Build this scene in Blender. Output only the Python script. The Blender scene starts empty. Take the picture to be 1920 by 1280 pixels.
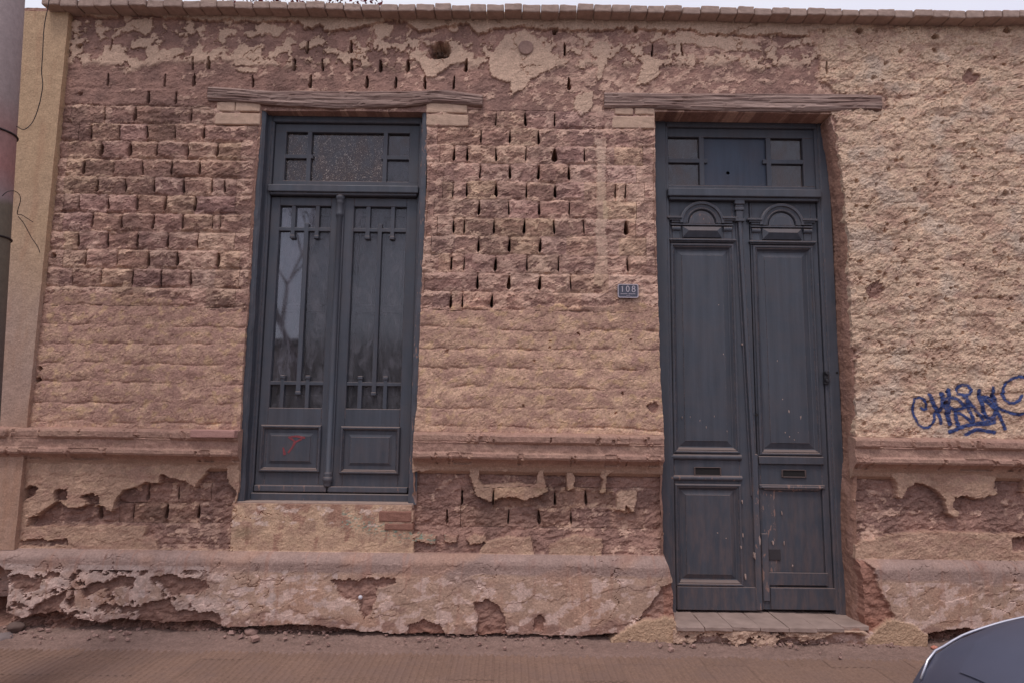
import bpy, bmesh, math, random
import numpy as np
from mathutils import Vector, Matrix, noise as mnoise

random.seed(7); rng = np.random.RandomState(7)
scene = bpy.context.scene
col = scene.collection

# ------------------------------------------------------------------ camera
FOC = 1180.0                       # focal length in pixels of a 1920 px wide picture
PITCH = math.atan(FOC/9954); ROLL = math.radians(.72); DIST = 3.75; EYE = 1.250
_F = np.array([0, math.cos(PITCH), math.sin(PITCH)]); _U0 = np.array([0, -math.sin(PITCH), math.cos(PITCH)]); _R0 = np.array([1., 0, 0])
_R = _R0*math.cos(ROLL)+_U0*math.sin(ROLL); _U = -_R0*math.sin(ROLL)+_U0*math.cos(ROLL)
def W(px, py, Y=0.0):
    "a point of the wall plane y=Y, measured on the photograph, in metres"
    v = _F*FOC+_R*(px-960)+_U*(640-py); t = (Y+DIST)/v[1]
    return v[0]*t, EYE+v[2]*t
def P(X, Z, Y=0.0):
    "metres on the wall -> survey units of the drawing of the facade"
    a = X; b = DIST+Y; c = Z-EYE
    w = a*_F[0]+b*_F[1]+c*_F[2]
    return 960+FOC*(a*_R[0]+b*_R[1]+c*_R[2])/w, 640-FOC*(a*_U[0]+b*_U[1]+c*_U[2])/w

cam = bpy.data.cameras.new('camera'); cam.sensor_width = 36; cam.lens = 36*FOC/1920; cam.clip_start = .05; cam.clip_end = 800
co = bpy.data.objects.new('camera', cam); col.objects.link(co); scene.camera = co
m = Matrix(((_R[0], _U[0], -_F[0], 0), (_R[1], _U[1], -_F[1], -DIST), (_R[2], _U[2], -_F[2], EYE), (0, 0, 0, 1)))
co.matrix_world = m

# ------------------------------------------------------------------ light
world = bpy.data.worlds.new('World'); scene.world = world; world.use_nodes = True
nt = world.node_tree; nt.nodes.clear()
out = nt.nodes.new('ShaderNodeOutputWorld'); bg = nt.nodes.new('ShaderNodeBackground'); bg2 = nt.nodes.new('ShaderNodeBackground')
sky = nt.nodes.new('ShaderNodeTexSky'); sky.sky_type = 'NISHITA'; sky.sun_disc = False
SUN_EL, SUN_AZ = math.radians(66), math.radians(200)
sky.sun_elevation = SUN_EL; sky.sun_rotation = SUN_AZ; sky.altitude = 750; sky.dust_density = 3
bg.inputs['Strength'].default_value = .05
# an even cloud deck over the sky: soft grey-white, broken a little by noise
tc = nt.nodes.new('ShaderNodeTexCoord'); nz = nt.nodes.new('ShaderNodeTexNoise'); nz.inputs['Scale'].default_value = 2.2; nz.inputs['Detail'].default_value = 5
rp = nt.nodes.new('ShaderNodeValToRGB'); rp.color_ramp.elements[0].position = .3; rp.color_ramp.elements[1].position = .7
rp.color_ramp.elements[0].color = (.86, .82, .94, 1); rp.color_ramp.elements[1].color = (.98, .95, .99, 1)
nt.links.new(tc.outputs['Generated'], nz.inputs['Vector']); nt.links.new(nz.outputs['Fac'], rp.inputs['Fac'])
nt.links.new(rp.outputs['Color'], bg2.inputs['Color']); bg2.inputs['Strength'].default_value = .92
mixs = nt.nodes.new('ShaderNodeAddShader')
nt.links.new(sky.outputs['Color'], bg.inputs['Color']); nt.links.new(bg.outputs[0], mixs.inputs[0]); nt.links.new(bg2.outputs[0], mixs.inputs[1])
nt.links.new(mixs.outputs[0], out.inputs['Surface'])
sun = bpy.data.lights.new('sun', 'SUN'); sun.energy = 1.5; sun.angle = math.radians(15); sun.color = (1, .95, .9)
so = bpy.data.objects.new('sun', sun); col.objects.link(so)
sd = Vector((math.sin(SUN_AZ)*math.cos(SUN_EL), math.cos(SUN_AZ)*math.cos(SUN_EL), math.sin(SUN_EL)))
so.rotation_euler = sd.to_track_quat('Z', 'Y').to_euler()
vs = scene.view_settings; vs.view_transform = 'Standard'; vs.look = 'None'; vs.gamma = 1; vs.use_curve_mapping = False
vs.exposure = -.16

# ------------------------------------------------------------------ helpers
def lin(r, g, b, k=1.0):
    f = lambda c: (c/255/12.92 if c/255 <= .04045 else ((c/255+.055)/1.055)**2.4)
    k *= .86; return (min(.9, f(r)*k), min(.9, f(g)*k), min(.9, f(b)*k))
KA = 1.45                                   # reflectance of a surface from its colour as photographed in this dim light
def alb(r, g, b): return lin(r, g, b, KA)

def tag(o, label=None, cat=None, group=None, kind=None):
    if label: o['label'] = label
    if cat: o['category'] = cat
    if group: o['group'] = group
    if kind: o['kind'] = kind
    return o
def empty(name, loc=(0, 0, 0), parent=None):
    o = bpy.data.objects.new(name, None); col.objects.link(o); o.location = loc; o.empty_display_size = .1
    if parent: o.parent = parent
    return o
def link(name, me, parent=None, loc=None):
    o = bpy.data.objects.new(name, me); col.objects.link(o)
    if parent: o.parent = parent
    if loc: o.location = loc
    return o
def mesh(name, V, Fq, mat, parent=None, colr=None, smooth=False, attrs=None):
    V = np.asarray(V, dtype=np.float32).reshape(-1, 3); Fq = np.asarray(Fq, dtype=np.int32); n = Fq.shape[1]
    me = bpy.data.meshes.new(name)
    me.vertices.add(len(V)); me.vertices.foreach_set('co', V.ravel())
    me.loops.add(Fq.size); me.loops.foreach_set('vertex_index', Fq.ravel())
    me.polygons.add(len(Fq)); me.polygons.foreach_set('loop_start', np.arange(0, Fq.size, n, dtype=np.int32))
    me.polygons.foreach_set('use_smooth', np.full(len(Fq), smooth, dtype=bool))
    me.update(calc_edges=True); me.validate()
    if colr is not None:
        a = me.color_attributes.new('Col', 'FLOAT_COLOR', 'POINT')
        c = np.ones((len(V), 4), dtype=np.float32); c[:, :colr.shape[1]] = colr; a.data.foreach_set('color', c.ravel())
    me.materials.append(mat)
    return link(name, me, parent)
class MB:
    "collects bevelled boxes, tubes and prisms into one mesh"
    def __init__(s): s.bm = bmesh.new()
    def box(s, x0, x1, y0, y1, z0, z1, b=.003, seg=1, rot=None):
        t = bmesh.new(); bmesh.ops.create_cube(t, size=1)
        for v in t.verts: v.co = Vector(((x0+x1)/2+v.co.x*abs(x1-x0), (y0+y1)/2+v.co.y*abs(y1-y0), (z0+z1)/2+v.co.z*abs(z1-z0)))
        b = min(b, abs(x1-x0)*.4, abs(y1-y0)*.4, abs(z1-z0)*.4)
        if b > 0: bmesh.ops.bevel(t, geom=list(t.edges)+list(t.verts), offset=b, segments=seg, affect='EDGES', profile=.5)
        if rot:
            c = Vector(((x0+x1)/2, (y0+y1)/2, (z0+z1)/2))
            bmesh.ops.rotate(t, verts=t.verts, cent=c, matrix=Matrix.Rotation(rot, 3, 'Y'))
        s.add(t)
    def add(s, t):
        me = bpy.data.meshes.new('t'); t.to_mesh(me); t.free(); s.bm.from_mesh(me); bpy.data.meshes.remove(me)
    def tube(s, pts, r, n=8, caps=True):
        rs = r if hasattr(r, '__len__') else [r]*len(pts)
        rings = []
        for i, p in enumerate(pts):
            p = Vector(p); a = Vector(pts[max(0, i-1)]); b = Vector(pts[min(len(pts)-1, i+1)])
            d = (b-a).normalized(); up = Vector((0, 0, 1)) if abs(d.z) < .9 else Vector((1, 0, 0))
            u = d.cross(up).normalized(); w = d.cross(u)
            rings.append([s.bm.verts.new(p+(u*math.cos(2*math.pi*k/n)+w*math.sin(2*math.pi*k/n))*rs[i]) for k in range(n)])
        for a, b in zip(rings, rings[1:]):
            for k in range(n):
                f = s.bm.faces.new((a[k], a[(k+1) % n], b[(k+1) % n], b[k])); f.smooth = True
        if caps: s.bm.faces.new(rings[0][::-1]); s.bm.faces.new(rings[-1])
    def prism(s, poly, y0, y1):
        "polygon in x,z pushed from y0 (front) to y1"
        a = [s.bm.verts.new((x, y0, z)) for x, z in poly]; b = [s.bm.verts.new((x, y1, z)) for x, z in poly]
        s.bm.faces.new(a); s.bm.faces.new(b[::-1]); n = len(poly)
        for i in range(n): s.bm.faces.new((a[i], a[(i+1) % n], b[(i+1) % n], b[i]))
    def quadstrip(s, A, B):
        a = [s.bm.verts.new(p) for p in A]; b = [s.bm.verts.new(p) for p in B]
        for i in range(len(A)-1): s.bm.faces.new((a[i], a[i+1], b[i+1], b[i]))
    def build(s, name, mat, parent=None, smooth=None):
        bmesh.ops.recalc_face_normals(s.bm, faces=s.bm.faces)
        me = bpy.data.meshes.new(name); s.bm.to_mesh(me); s.bm.free(); me.materials.append(mat)
        if smooth is not None: me.polygons.foreach_set('use_smooth', [smooth]*len(me.polygons))
        return link(name, me, parent)

# ---- gradient noise in numpy
_PT = rng.permutation(256); _PT = np.concatenate([_PT, _PT]); _GA = rng.rand(256)*2*math.pi; _GX, _GY = np.cos(_GA).astype(np.float32), np.sin(_GA).astype(np.float32)
def perlin(x, y, seed=0):
    x = np.asarray(x, dtype=np.float32)+seed*37.13+1000; y = np.asarray(y, dtype=np.float32)+seed*17.7+1000
    xi = np.floor(x).astype(np.int32); yi = np.floor(y).astype(np.int32); xf = x-xi; yf = y-yi
    u = xf*xf*xf*(xf*(xf*6-15)+10); v = yf*yf*yf*(yf*(yf*6-15)+10)
    xi &= 255; yi &= 255; x1 = (xi+1) & 255; y1 = (yi+1) & 255
    def g(a, b, fx, fy):
        h = _PT[_PT[a]+b]; return _GX[h]*fx+_GY[h]*fy
    a = g(xi, yi, xf, yf); b = g(x1, yi, xf-1, yf); c = g(xi, y1, xf, yf-1); d = g(x1, y1, xf-1, yf-1)
    return (a+(b-a)*u+(c+(d-c)*u-(a+(b-a)*u))*v)*1.5
def fbm(x, y, o=4, seed=0, g=.5, l=2.03):
    s = 0; a = 1; t = 0
    for i in range(o):
        s = s+a*perlin(x, y, seed+i*3.1); t += a; a *= g; x = x*l+.3*y; y = y*l-.3*x
    return s/t*1.35
def sst(a, b, x):
    t = np.clip((x-a)/(b-a), 0, 1); return t*t*(3-2*t)
def poly_sd(QX, QY, poly, pad=30):
    "signed distance (positive inside) to a polygon, computed only near it"
    P_ = np.array(poly, dtype=np.float32)
    res = np.full(QX.shape, -999., dtype=np.float32)
    x0, y0 = P_.min(0)-pad; x1, y1 = P_.max(0)+pad
    idx = np.nonzero((QX > x0) & (QX < x1) & (QY > y0) & (QY < y1))[0]
    if len(idx) == 0: return res
    x = QX[idx]; y = QY[idx]; dmin = np.full(x.shape, 1e9, dtype=np.float32); ins = np.zeros(x.shape, dtype=bool)
    n = len(P_)
    for i in range(n):
        ax, ay = P_[i]; bx, by = P_[(i+1) % n]; dx, dy = bx-ax, by-ay
        t = np.clip(((x-ax)*dx+(y-ay)*dy)/(dx*dx+dy*dy+1e-9), 0, 1)
        dmin = np.minimum(dmin, (x-ax-t*dx)**2+(y-ay-t*dy)**2)
        c = ((ay > y) != (by > y))
        if dy != 0: ins ^= c & (x < (dx)*(y-ay)/dy+ax)
    d = np.sqrt(dmin); res[idx] = np.where(ins, d, -d)
    return res

# ------------------------------------------------------------------ materials
def mat_new(name):
    m = bpy.data.materials.new(name); m.use_nodes = True; return m, m.node_tree, m.node_tree.nodes['Principled BSDF']
def N(nt, t, **kw):
    n = nt.nodes.new(t)
    for k, v in kw.items():
        if k in n.inputs: n.inputs[k].default_value = v
        else: setattr(n, k, v)
    return n
def mixc(nt, fac, a, b, mode='MIX'):
    n = nt.nodes.new('ShaderNodeMix'); n.data_type = 'RGBA'; n.blend_type = mode
    for s, v in ((n.inputs[0], fac), (n.inputs[6], a), (n.inputs[7], b)):
        if hasattr(v, 'type') and hasattr(v, 'links'): nt.links.new(v, s)
        else: s.default_value = v if not isinstance(v, tuple) or len(v) == 4 else (*v, 1)
    return n.outputs[2]
def ramp(nt, fac, stops):
    r = nt.nodes.new('ShaderNodeValToRGB'); e = r.color_ramp.elements
    while len(e) < len(stops): e.new(.5)
    for i, (p, c) in enumerate(stops):
        e[i].position = p; e[i].color = (c, c, c, 1) if not isinstance(c, tuple) else (*c, 1)
    nt.links.new(fac, r.inputs['Fac']); return r.outputs['Color']
def posn(nt, scale=(1, 1, 1)):
    g = nt.nodes.new('ShaderNodeNewGeometry'); mp = nt.nodes.new('ShaderNodeMapping'); mp.inputs['Scale'].default_value = scale
    nt.links.new(g.outputs['Position'], mp.inputs['Vector']); return mp.outputs['Vector']
def noise_out(nt, vec, scale, detail=5, rough=.55, dist=0):
    n = N(nt, 'ShaderNodeTexNoise', Scale=scale, Detail=detail, Roughness=rough, Distortion=dist); nt.links.new(vec, n.inputs['Vector']); return n.outputs['Fac']
def bump(nt, h, strength, dist, normal=None):
    b = N(nt, 'ShaderNodeBump', Strength=strength, Distance=dist); nt.links.new(h, b.inputs['Height'])
    if normal: nt.links.new(normal, b.inputs['Normal'])
    return b.outputs['Normal']

def earth_material(name='weathered_earth'):
    m, nt, p = mat_new(name)
    a = N(nt, 'ShaderNodeAttribute', attribute_name='Col'); v = posn(nt)
    f1 = noise_out(nt, v, 95, 6, .65); f2 = noise_out(nt, v, 22, 4, .6)
    c = mixc(nt, 1.0, a.outputs['Color'], ramp(nt, f1, [(.28, .74), (.72, 1.26)]), 'MULTIPLY')
    c = mixc(nt, 1.0, c, ramp(nt, f2, [(.3, .90), (.7, 1.10)]), 'MULTIPLY')
    nt.links.new(c, p.inputs['Base Color']); p.inputs['Roughness'].default_value = .96; p.inputs['Specular IOR Level'].default_value = .15
    f3 = noise_out(nt, v, 160, 6, .7)
    nt.links.new(bump(nt, f3, .5, .005, bump(nt, noise_out(nt, v, 48, 5, .6), .38, .010)), p.inputs['Normal'])
    return m
EARTH = earth_material()

def paint_material(name, base, chip=.0, chipcol=(.30, .22, .19), rough=.5, dusty=.25):
    m, nt, p = mat_new(name); v = posn(nt)
    streak = noise_out(nt, posn(nt, (26, 26, 1.6)), 1, 5, .6)
    c = mixc(nt, ramp(nt, streak, [(.35, 0.0), (.75, 1.0)]), tuple(x*.84 for x in base), tuple(x*1.18 for x in base))
    blotch = noise_out(nt, v, 7, 5, .6)
    c = mixc(nt, ramp(nt, blotch, [(.4, 0.0), (.8, dusty)]), c, lin(118, 100, 96))
    # dust settled low on the wood
    sp = nt.nodes.new('ShaderNodeSeparateXYZ'); nt.links.new(v, sp.inputs[0])
    ms = []
    if chip > 0:
        ch = noise_out(nt, posn(nt, (1.0, 1.0, .28)), 46, 5, .6, .3)
        big = noise_out(nt, v, 5, 3, .5)
        mu = N(nt, 'ShaderNodeMath', operation='ADD'); nt.links.new(ch, mu.inputs[0])
        mb = N(nt, 'ShaderNodeMath', operation='MULTIPLY'); mb.inputs[1].default_value = .30; nt.links.new(big, mb.inputs[0]); nt.links.new(mb.outputs[0], mu.inputs[1])
        lo = .965-chip*.34
        k = ramp(nt, N(nt, 'ShaderNodeMath', operation='MULTIPLY').outputs[0], [(.5, 0.), (.51, 1.)])
        mm = k.node.inputs['Fac'].links[0].from_node; nt.links.new(mu.outputs[0], mm.inputs[0]); mm.inputs[1].default_value = .5/lo
        c = mixc(nt, k, c, chipcol)
    bv = N(nt, 'ShaderNodeBevel', Radius=.0045); bv.samples = 4; gm = nt.nodes.new('ShaderNodeNewGeometry'); dt = N(nt, 'ShaderNodeVectorMath', operation='DOT_PRODUCT')
    nt.links.new(bv.outputs[0], dt.inputs[0]); nt.links.new(gm.outputs['Normal'], dt.inputs[1])
    ed = ramp(nt, dt.outputs['Value'], [(.86, 1.), (.985, 0.)]); en = ramp(nt, noise_out(nt, v, 38, 5, .7), [(.44, 0.), (.60, .8)])
    c = mixc(nt, mixc(nt, 1.0, ed, en, 'MULTIPLY'), c, lin(128, 108, 104, 1.25))
    sn = nt.nodes.new('ShaderNodeSeparateXYZ'); nt.links.new(gm.outputs['Normal'], sn.inputs[0]); c = mixc(nt, ramp(nt, sn.outputs['Z'], [(.35, 0.), (.8, .6)]), c, lin(140, 118, 108, 1.2))
    zr = N(nt, 'ShaderNodeMapRange'); nt.links.new(sp.outputs['Z'], zr.inputs['Value']); zr.inputs['From Min'].default_value = 1.25; zr.inputs['From Max'].default_value = .15; zr.inputs['To Max'].default_value = .6
    gr = mixc(nt, 1.0, ramp(nt, noise_out(nt, posn(nt, (30, 30, 7)), 1, 5, .65), [(.42, 0.), (.72, 1.)]), zr.outputs[0], 'MULTIPLY'); c = mixc(nt, gr, c, lin(118, 96, 90, 1.2))
    nt.links.new(c, p.inputs['Base Color'])
    rr = ramp(nt, blotch, [(.3, rough-.06), (.7, rough+.15)]); nt.links.new(rr, p.inputs['Roughness'])
    p.inputs['Specular IOR Level'].default_value = .35
    grain = noise_out(nt, posn(nt, (120, 120, 6)), 1, 4, .6)
    nt.links.new(bump(nt, grain, .25, .002, bump(nt, noise_out(nt, v, 14, 3), .15, .01)), p.inputs['Normal'])
    return m
SLATE = lin(69, 72, 81, 1.3)
M = {}
M['paint'] = paint_material('slate_paint', SLATE, .22, lin(120, 98, 94, 1.2))
M['paint_h'] = paint_material('slate_paint_faded', SLATE, .10, lin(120, 98, 94, 1.2))
M['worn'] = paint_material('worn_slate_paint', tuple(x*1.1 for x in SLATE), .62, lin(140, 112, 104, 1.2), .65, .5)
M['blueboard'] = paint_material('blue_board_paint', lin(62, 70, 86, 1.2), .05)
M['shutter'] = paint_material('old_shutter_paint', lin(112, 112, 110, 1.4), .1)

def simple(name, c, rough=.6, metal=0, spec=.4, nscale=30, var=.12, bmp=.2, bd=.002):
    m, nt, p = mat_new(name); v = posn(nt); f = noise_out(nt, v, nscale, 5)
    nt.links.new(mixc(nt, f, tuple(x*(1-var*2) for x in c), tuple(min(1, x*(1+var*2)) for x in c)), p.inputs['Base Color'])
    p.inputs['Roughness'].default_value = rough; p.inputs['Metallic'].default_value = metal; p.inputs['Specular IOR Level'].default_value = spec
    if bmp: nt.links.new(bump(nt, noise_out(nt, v, nscale*4, 4), bmp, bd), p.inputs['Normal'])
    return m

def glass_material(name, dust=.25, sparkle=0, tint=(.5, .5, .55), cdust=(lin(70, 56, 52, 1.2), lin(120, 102, 96, 1.3)), refl=.02):
    m, nt, p = mat_new(name); v = posn(nt)
    tr = N(nt, 'ShaderNodeBsdfTransparent', Color=(*tint, 1)); gl = N(nt, 'ShaderNodeBsdfGlossy', Roughness=.035 if refl > .05 else .12, Color=(.9, .92, 1, 1))
    fr = N(nt, 'ShaderNodeFresnel', IOR=1.6)
    mx = N(nt, 'ShaderNodeMixShader'); ad = N(nt, 'ShaderNodeMath', operation='ADD'); ad.inputs[1].default_value = refl; nt.links.new(fr.outputs[0], ad.inputs[0])
    nt.links.new(ad.outputs[0], mx.inputs[0]); nt.links.new(tr.outputs[0], mx.inputs[1]); nt.links.new(gl.outputs[0], mx.inputs[2])
    di = N(nt, 'ShaderNodeBsdfDiffuse'); dn = noise_out(nt, posn(nt, (1.6, 1, .7)), 9, 7, .72, .6)
    nt.links.new(mixc(nt, dn, cdust[0], cdust[1]), di.inputs['Color'])
    m2 = N(nt, 'ShaderNodeMixShader'); fac = ramp(nt, dn, [(.40, dust*.18), (.62, dust)])
    if sparkle:
        vo = N(nt, 'ShaderNodeTexVoronoi', Scale=130); vo.feature = 'DISTANCE_TO_EDGE'; nt.links.new(v, vo.inputs['Vector'])
        sp = noise_out(nt, v, 75, 3, .6, 2.5); s2 = ramp(nt, sp, [(.60, 0.), (.65, sparkle)]); di2 = mixc(nt, s2, di.inputs['Color'].links[0].from_socket, lin(205, 190, 180, 1.2)); nt.links.new(di2, di.inputs['Color'])
        fac = mixc(nt, 1.0, fac, s2, 'ADD')
    nt.links.new(fac, m2.inputs[0]); nt.links.new(mx.outputs[0], m2.inputs[1]); nt.links.new(di.outputs[0], m2.inputs[2])
    nt.links.new(m2.outputs[0], nt.nodes['Material Output'].inputs['Surface']); return m
M['glass'] = glass_material('dusty_glass', .55, 0, (.62, .62, .66), (lin(60, 58, 60, 1.1), lin(128, 126, 134, 1.3)))
M['glass_sky'] = glass_material('sky_reflecting_glass', .45, 0, (.5, .5, .55), (lin(62, 62, 70, 1.2), lin(150, 148, 160, 1.4)), .085)
M['glass_dusty'] = glass_material('very_dusty_glass', .5, .95)
M['glass_transom'] = glass_material('grimy_glass', .5, .12)

def wood_material(name, c1, c2, c3):
    m, nt, p = mat_new(name); v = posn(nt, (1.2, 14, 22))
    a = noise_out(nt, v, 2.2, 8, .68, .5); b = noise_out(nt, posn(nt, (3, 60, 90)), 1, 6, .7, .3); l = noise_out(nt, posn(nt), 2.5, 3)
    c = mixc(nt, ramp(nt, a, [(.42, 0.), (.58, 1.)]), c1, c2)
    c = mixc(nt, ramp(nt, b, [(.60, 0.), (.68, .8)]), c, c3)
    c = mixc(nt, ramp(nt, l, [(.45, 0.), (.65, .35)]), c, lin(128, 100, 90, 1.3))
    nt.links.new(c, p.inputs['Base Color']); p.inputs['Roughness'].default_value = .9; p.inputs['Specular IOR Level'].default_value = .15
    nt.links.new(bump(nt, b, .7, .006, bump(nt, a, .9, .02)), p.inputs['Normal']); return m
M['wood'] = wood_material('weathered_beam', lin(120, 97, 91, 1.35), lin(160, 136, 127, 1.5), lin(66, 52, 48, 1.0))

# ------------------------------------------------------------------ the facade surface
A_DARK = np.array(alb(121, 94, 86)); A_MID = np.array(alb(144, 112, 101)); A_PINK = np.array(alb(184, 152, 135))
OCHRE = np.array(alb(190, 156, 133)); ROSE = np.array(alb(158, 124, 112)); PALE = np.array(alb(190, 162, 140)); PLAST = np.array(alb(176, 148, 130)); SAND = np.array(alb(164, 134, 116))
LILAC = np.array(alb(140, 118, 112)); REDB = np.array(alb(146, 100, 84)); BUFF = np.array(alb(182, 152, 128))
PITCHZ = .1155; ZC0 = 2.861
# open head joints between the adobes, read off the facade row by row
ROWS = {
 85: [577, 659, 210], 88: [1059, 1223, 1278], 120: [552, 605, 659, 713, 765, 874, 392, 1548, 362], 150: [203, 310, 364, 474, 582, 797, 851, 1067, 688, 742],
 183: [279, 330], 212: [196, 253, 358], 249: [169, 224, 276, 328, 381], 282: [189, 243, 295, 352, 407], 315: [157, 213, 267, 322, 374],
 348: [182, 236, 289, 343, 397, 421], 380: [149, 203, 256, 310, 365], 416: [172, 228, 286, 342, 398, 413], 452: [146, 201, 258, 314, 371],
 487: [161, 220, 277, 332, 408], 521: [135, 191, 247, 302, 357],
 225: [930, 985, 1040], 255: [902, 956, 1010], 290: [851, 876, 930, 986, 1040, 1096], 323: [900, 956, 1010, 1067], 357: [849, 875, 930, 987, 1041, 1154, 1173],
 388: [898, 954, 1011, 1068], 425: [850, 870, 926, 983, 1039, 1095, 1174], 461: [897, 955, 1013], 497: [846, 870, 929, 988, 1047, 1177], 531: [895, 954, 1012, 1070],
 567: [845, 867, 922], 939: [1041, 1100, 925, 866], 972: [837, 953, 1011, 1072], 926: [272, 329], 958: [183, 244, 307, 367]}
WIDE = {(290, 1040): 2.6, (315, 157): 1.3, (282, 189): 2.2, (282, 243): 2.0, (212, 253): 1.7, (425, 1174): 2.2, (531, 954): 1.7, (531, 1012): 1.4, (497, 929): 1.4, (120, 765): 1.6, (461, 955): 1.3, (425, 983): 1.3,
        (487, 408): 1.5, (958, 307): 1.6, (958, 367): 1.6, (958, 183): 1.4, (972, 1011): 1.4, (315, 213): .7, (357, 930): 1.4, (323, 956): 1.2, (452, 314): 1.4, (348, 182): 1.4}
SLOTS = []
for ry, xs_ in ROWS.items():
    for x_ in xs_:
        X_, Z_ = W(x_, ry); k_ = round((Z_-ZC0)/PITCHZ)
        SLOTS.append((X_, ZC0+k_*PITCHZ+ (Z_-ZC0-k_*PITCHZ)*.3, k_, WIDE.get((ry, x_), random.choice([.55, .7, .9, 1.1, 1.25])), random.random()-.5))
def bedline(X, k):
    "height of the bed joint below course k"
    return ZC0+(k-.5)*PITCHZ+.0065*perlin(X/.20+k*9.7, X*0+k*3.3)+.0035*perlin(X/.055, X*0+k*5.3)

ZN_ROUGH = [  # roughcast zones
 [(62, 552), (130, 547), (250, 556), (330, 562), (400, 580), (470, 590), (470, 830), (50, 830)],
 [(770, 588), (860, 570), (960, 585), (1040, 572), (1110, 578), (1180, 568), (1260, 574), (1260, 840), (770, 840)],
 [(1510, 62), (1540, 110), (1532, 150), (1570, 178), (1660, 180), (1662, 208), (1560, 208), (1570, 300), (1580, 420), (1584, 500), (1590, 640), (1604, 700), (1598, 750), (1600, 840), (2300, 860), (2300, 40), (1700, 40)]]
ZN_PATCH = [  # smooth lime patches left on the mud
 [(777, 105), (792, 97), (808, 113), (843, 105), (854, 82), (867, 84), (875, 102), (873, 118), (844, 121), (828, 134), (811, 148), (803, 143), (795, 131), (779, 117)],
 [(949, 66), (985, 59), (1000, 68), (1013, 76), (1019, 92), (1040, 108), (1042, 128), (1022, 138), (996, 151), (983, 167), (966, 172), (961, 180), (956, 157), (939, 151), (920, 144), (916, 105), (935, 96)],
 [(256, 40), (287, 35), (286, 55), (271, 68), (255, 58), (230, 64), (222, 56), (238, 44)], [(276, 86), (297, 90), (298, 105), (287, 117), (275, 108)],
 [(437, 95), (490, 90), (493, 115), (470, 125), (440, 125)], [(442, 129), (486, 127), (484, 138), (446, 137)],
 [(1118, 78), (1138, 80), (1140, 108), (1130, 150), (1119, 152), (1122, 118), (1104, 100)], [(1208, 115), (1238, 114), (1236, 140), (1216, 160), (1192, 158), (1200, 140)],
 [(1087, 112), (1097, 115), (1096, 132), (1087, 130)], [(1117, 258), (1134, 258), (1137, 330), (1136, 420), (1140, 520), (1126, 540), (1112, 535), (1118, 470), (1117, 400)],
 [(1080, 180), (1112, 172), (1110, 205), (1090, 218), (1076, 205)], [(702, 44), (735, 48), (732, 72), (706, 74)], [(620, 90), (632, 96), (655, 104), (657, 124), (640, 106), (616, 100)],
 [(480, 46), (515, 48), (540, 58), (520, 72), (482, 64)], [(1240, 72), (1300, 66), (1400, 74), (1430, 100), (1380, 96), (1330, 92), (1290, 84), (1250, 86)]]
LIP = [(100, 20), (150, 30), (200, 36), (245, 32), (262, 34), (300, 33), (380, 42), (400, 40), (440, 44), (480, 42), (560, 45), (585, 56), (600, 52), (622, 62), (640, 57), (700, 50), (722, 42), (762, 45), (780, 58), (798, 61), (830, 54), (860, 50), (880, 52), (900, 66),
       (960, 52), (1040, 60), (1100, 62), (1170, 58), (1240, 62), (1300, 61), (1320, 66), (1400, 70), (1500, 68), (1600, 70), (1700, 72), (1780, 80), (1850, 72), (1920, 68), (2300, 70), (2300, 0), (100, -20)]
ADOBE_LOW = [
 [(53, 985), (60, 968), (93, 951), (110, 939), (130, 951), (154, 949), (162, 945), (191, 947), (211, 959), (219, 931), (231, 920), (276, 904), (300, 906), (305, 890), (341, 900), (368, 910), (382, 894), (394, 878), (424, 866), (428, 902), (441, 922), (443, 1030), (300, 1027), (292, 1008), (274, 1004), (276, 985)],
 [(44, 916), (58, 908), (72, 915), (66, 928), (46, 936)], [(104, 926), (112, 914), (126, 916), (129, 934), (112, 940), (106, 948)], [(155, 930), (172, 922), (188, 928), (190, 944), (166, 946)],
 [(41, 1013), (70, 1010), (128, 1011), (130, 1022), (41, 1022)],
 [(774, 884), (884, 872), (1240, 866), (1246, 1060), (1010, 1046), (775, 1044)],
 [(1598, 884), (1640, 884), (1664, 890), (1679, 909), (1681, 928), (1694, 931), (1701, 916), (1716, 905), (1739, 909), (1757, 922), (1771, 935), (1772, 961), (1791, 971), (1799, 961), (1784, 950), (1786, 931), (1802, 929), (1832, 935), (1851, 931), (1866, 927), (1866, 879), (1914, 879), (1916, 920), (2300, 930), (2300, 998), (1880, 1000), (1735, 994), (1640, 1006), (1600, 1020)],
 [(1893, 1008), (1925, 1002), (1930, 1034), (1895, 1034)]]
PLAST_LOW = [
 [(880, 872), (897, 872), (898, 900), (905, 908), (945, 905), (1005, 905), (1008, 880), (1018, 870), (1020, 895), (1028, 920), (1005, 932), (985, 941), (965, 930), (940, 930), (917, 941), (890, 925), (883, 905)],
 [(930, 866), (960, 866), (950, 884), (941, 884)], [(1063, 884), (1076, 884), (1075, 915), (1063, 917)], [(1115, 868), (1172, 866), (1150, 882), (1140, 890), (1136, 925), (1121, 925), (1130, 900), (1125, 884)],
 [(1155, 925), (1165, 918), (1193, 918), (1191, 960), (1183, 960), (1176, 945), (1172, 958), (1155, 955)],
 [(775, 1000), (800, 1000), (818, 1006), (816, 1018), (776, 1014)], [(832, 1002), (858, 1003), (856, 1016), (835, 1016)], [(872, 1010), (890, 1000), (908, 1004), (910, 1018), (880, 1020)],
 [(915, 1012), (950, 1005), (995, 1007), (1002, 1042), (900, 1040), (905, 1024)], [(1030, 1020), (1075, 1003), (1130, 1010), (1128, 1042), (1030, 1040)]]
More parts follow.
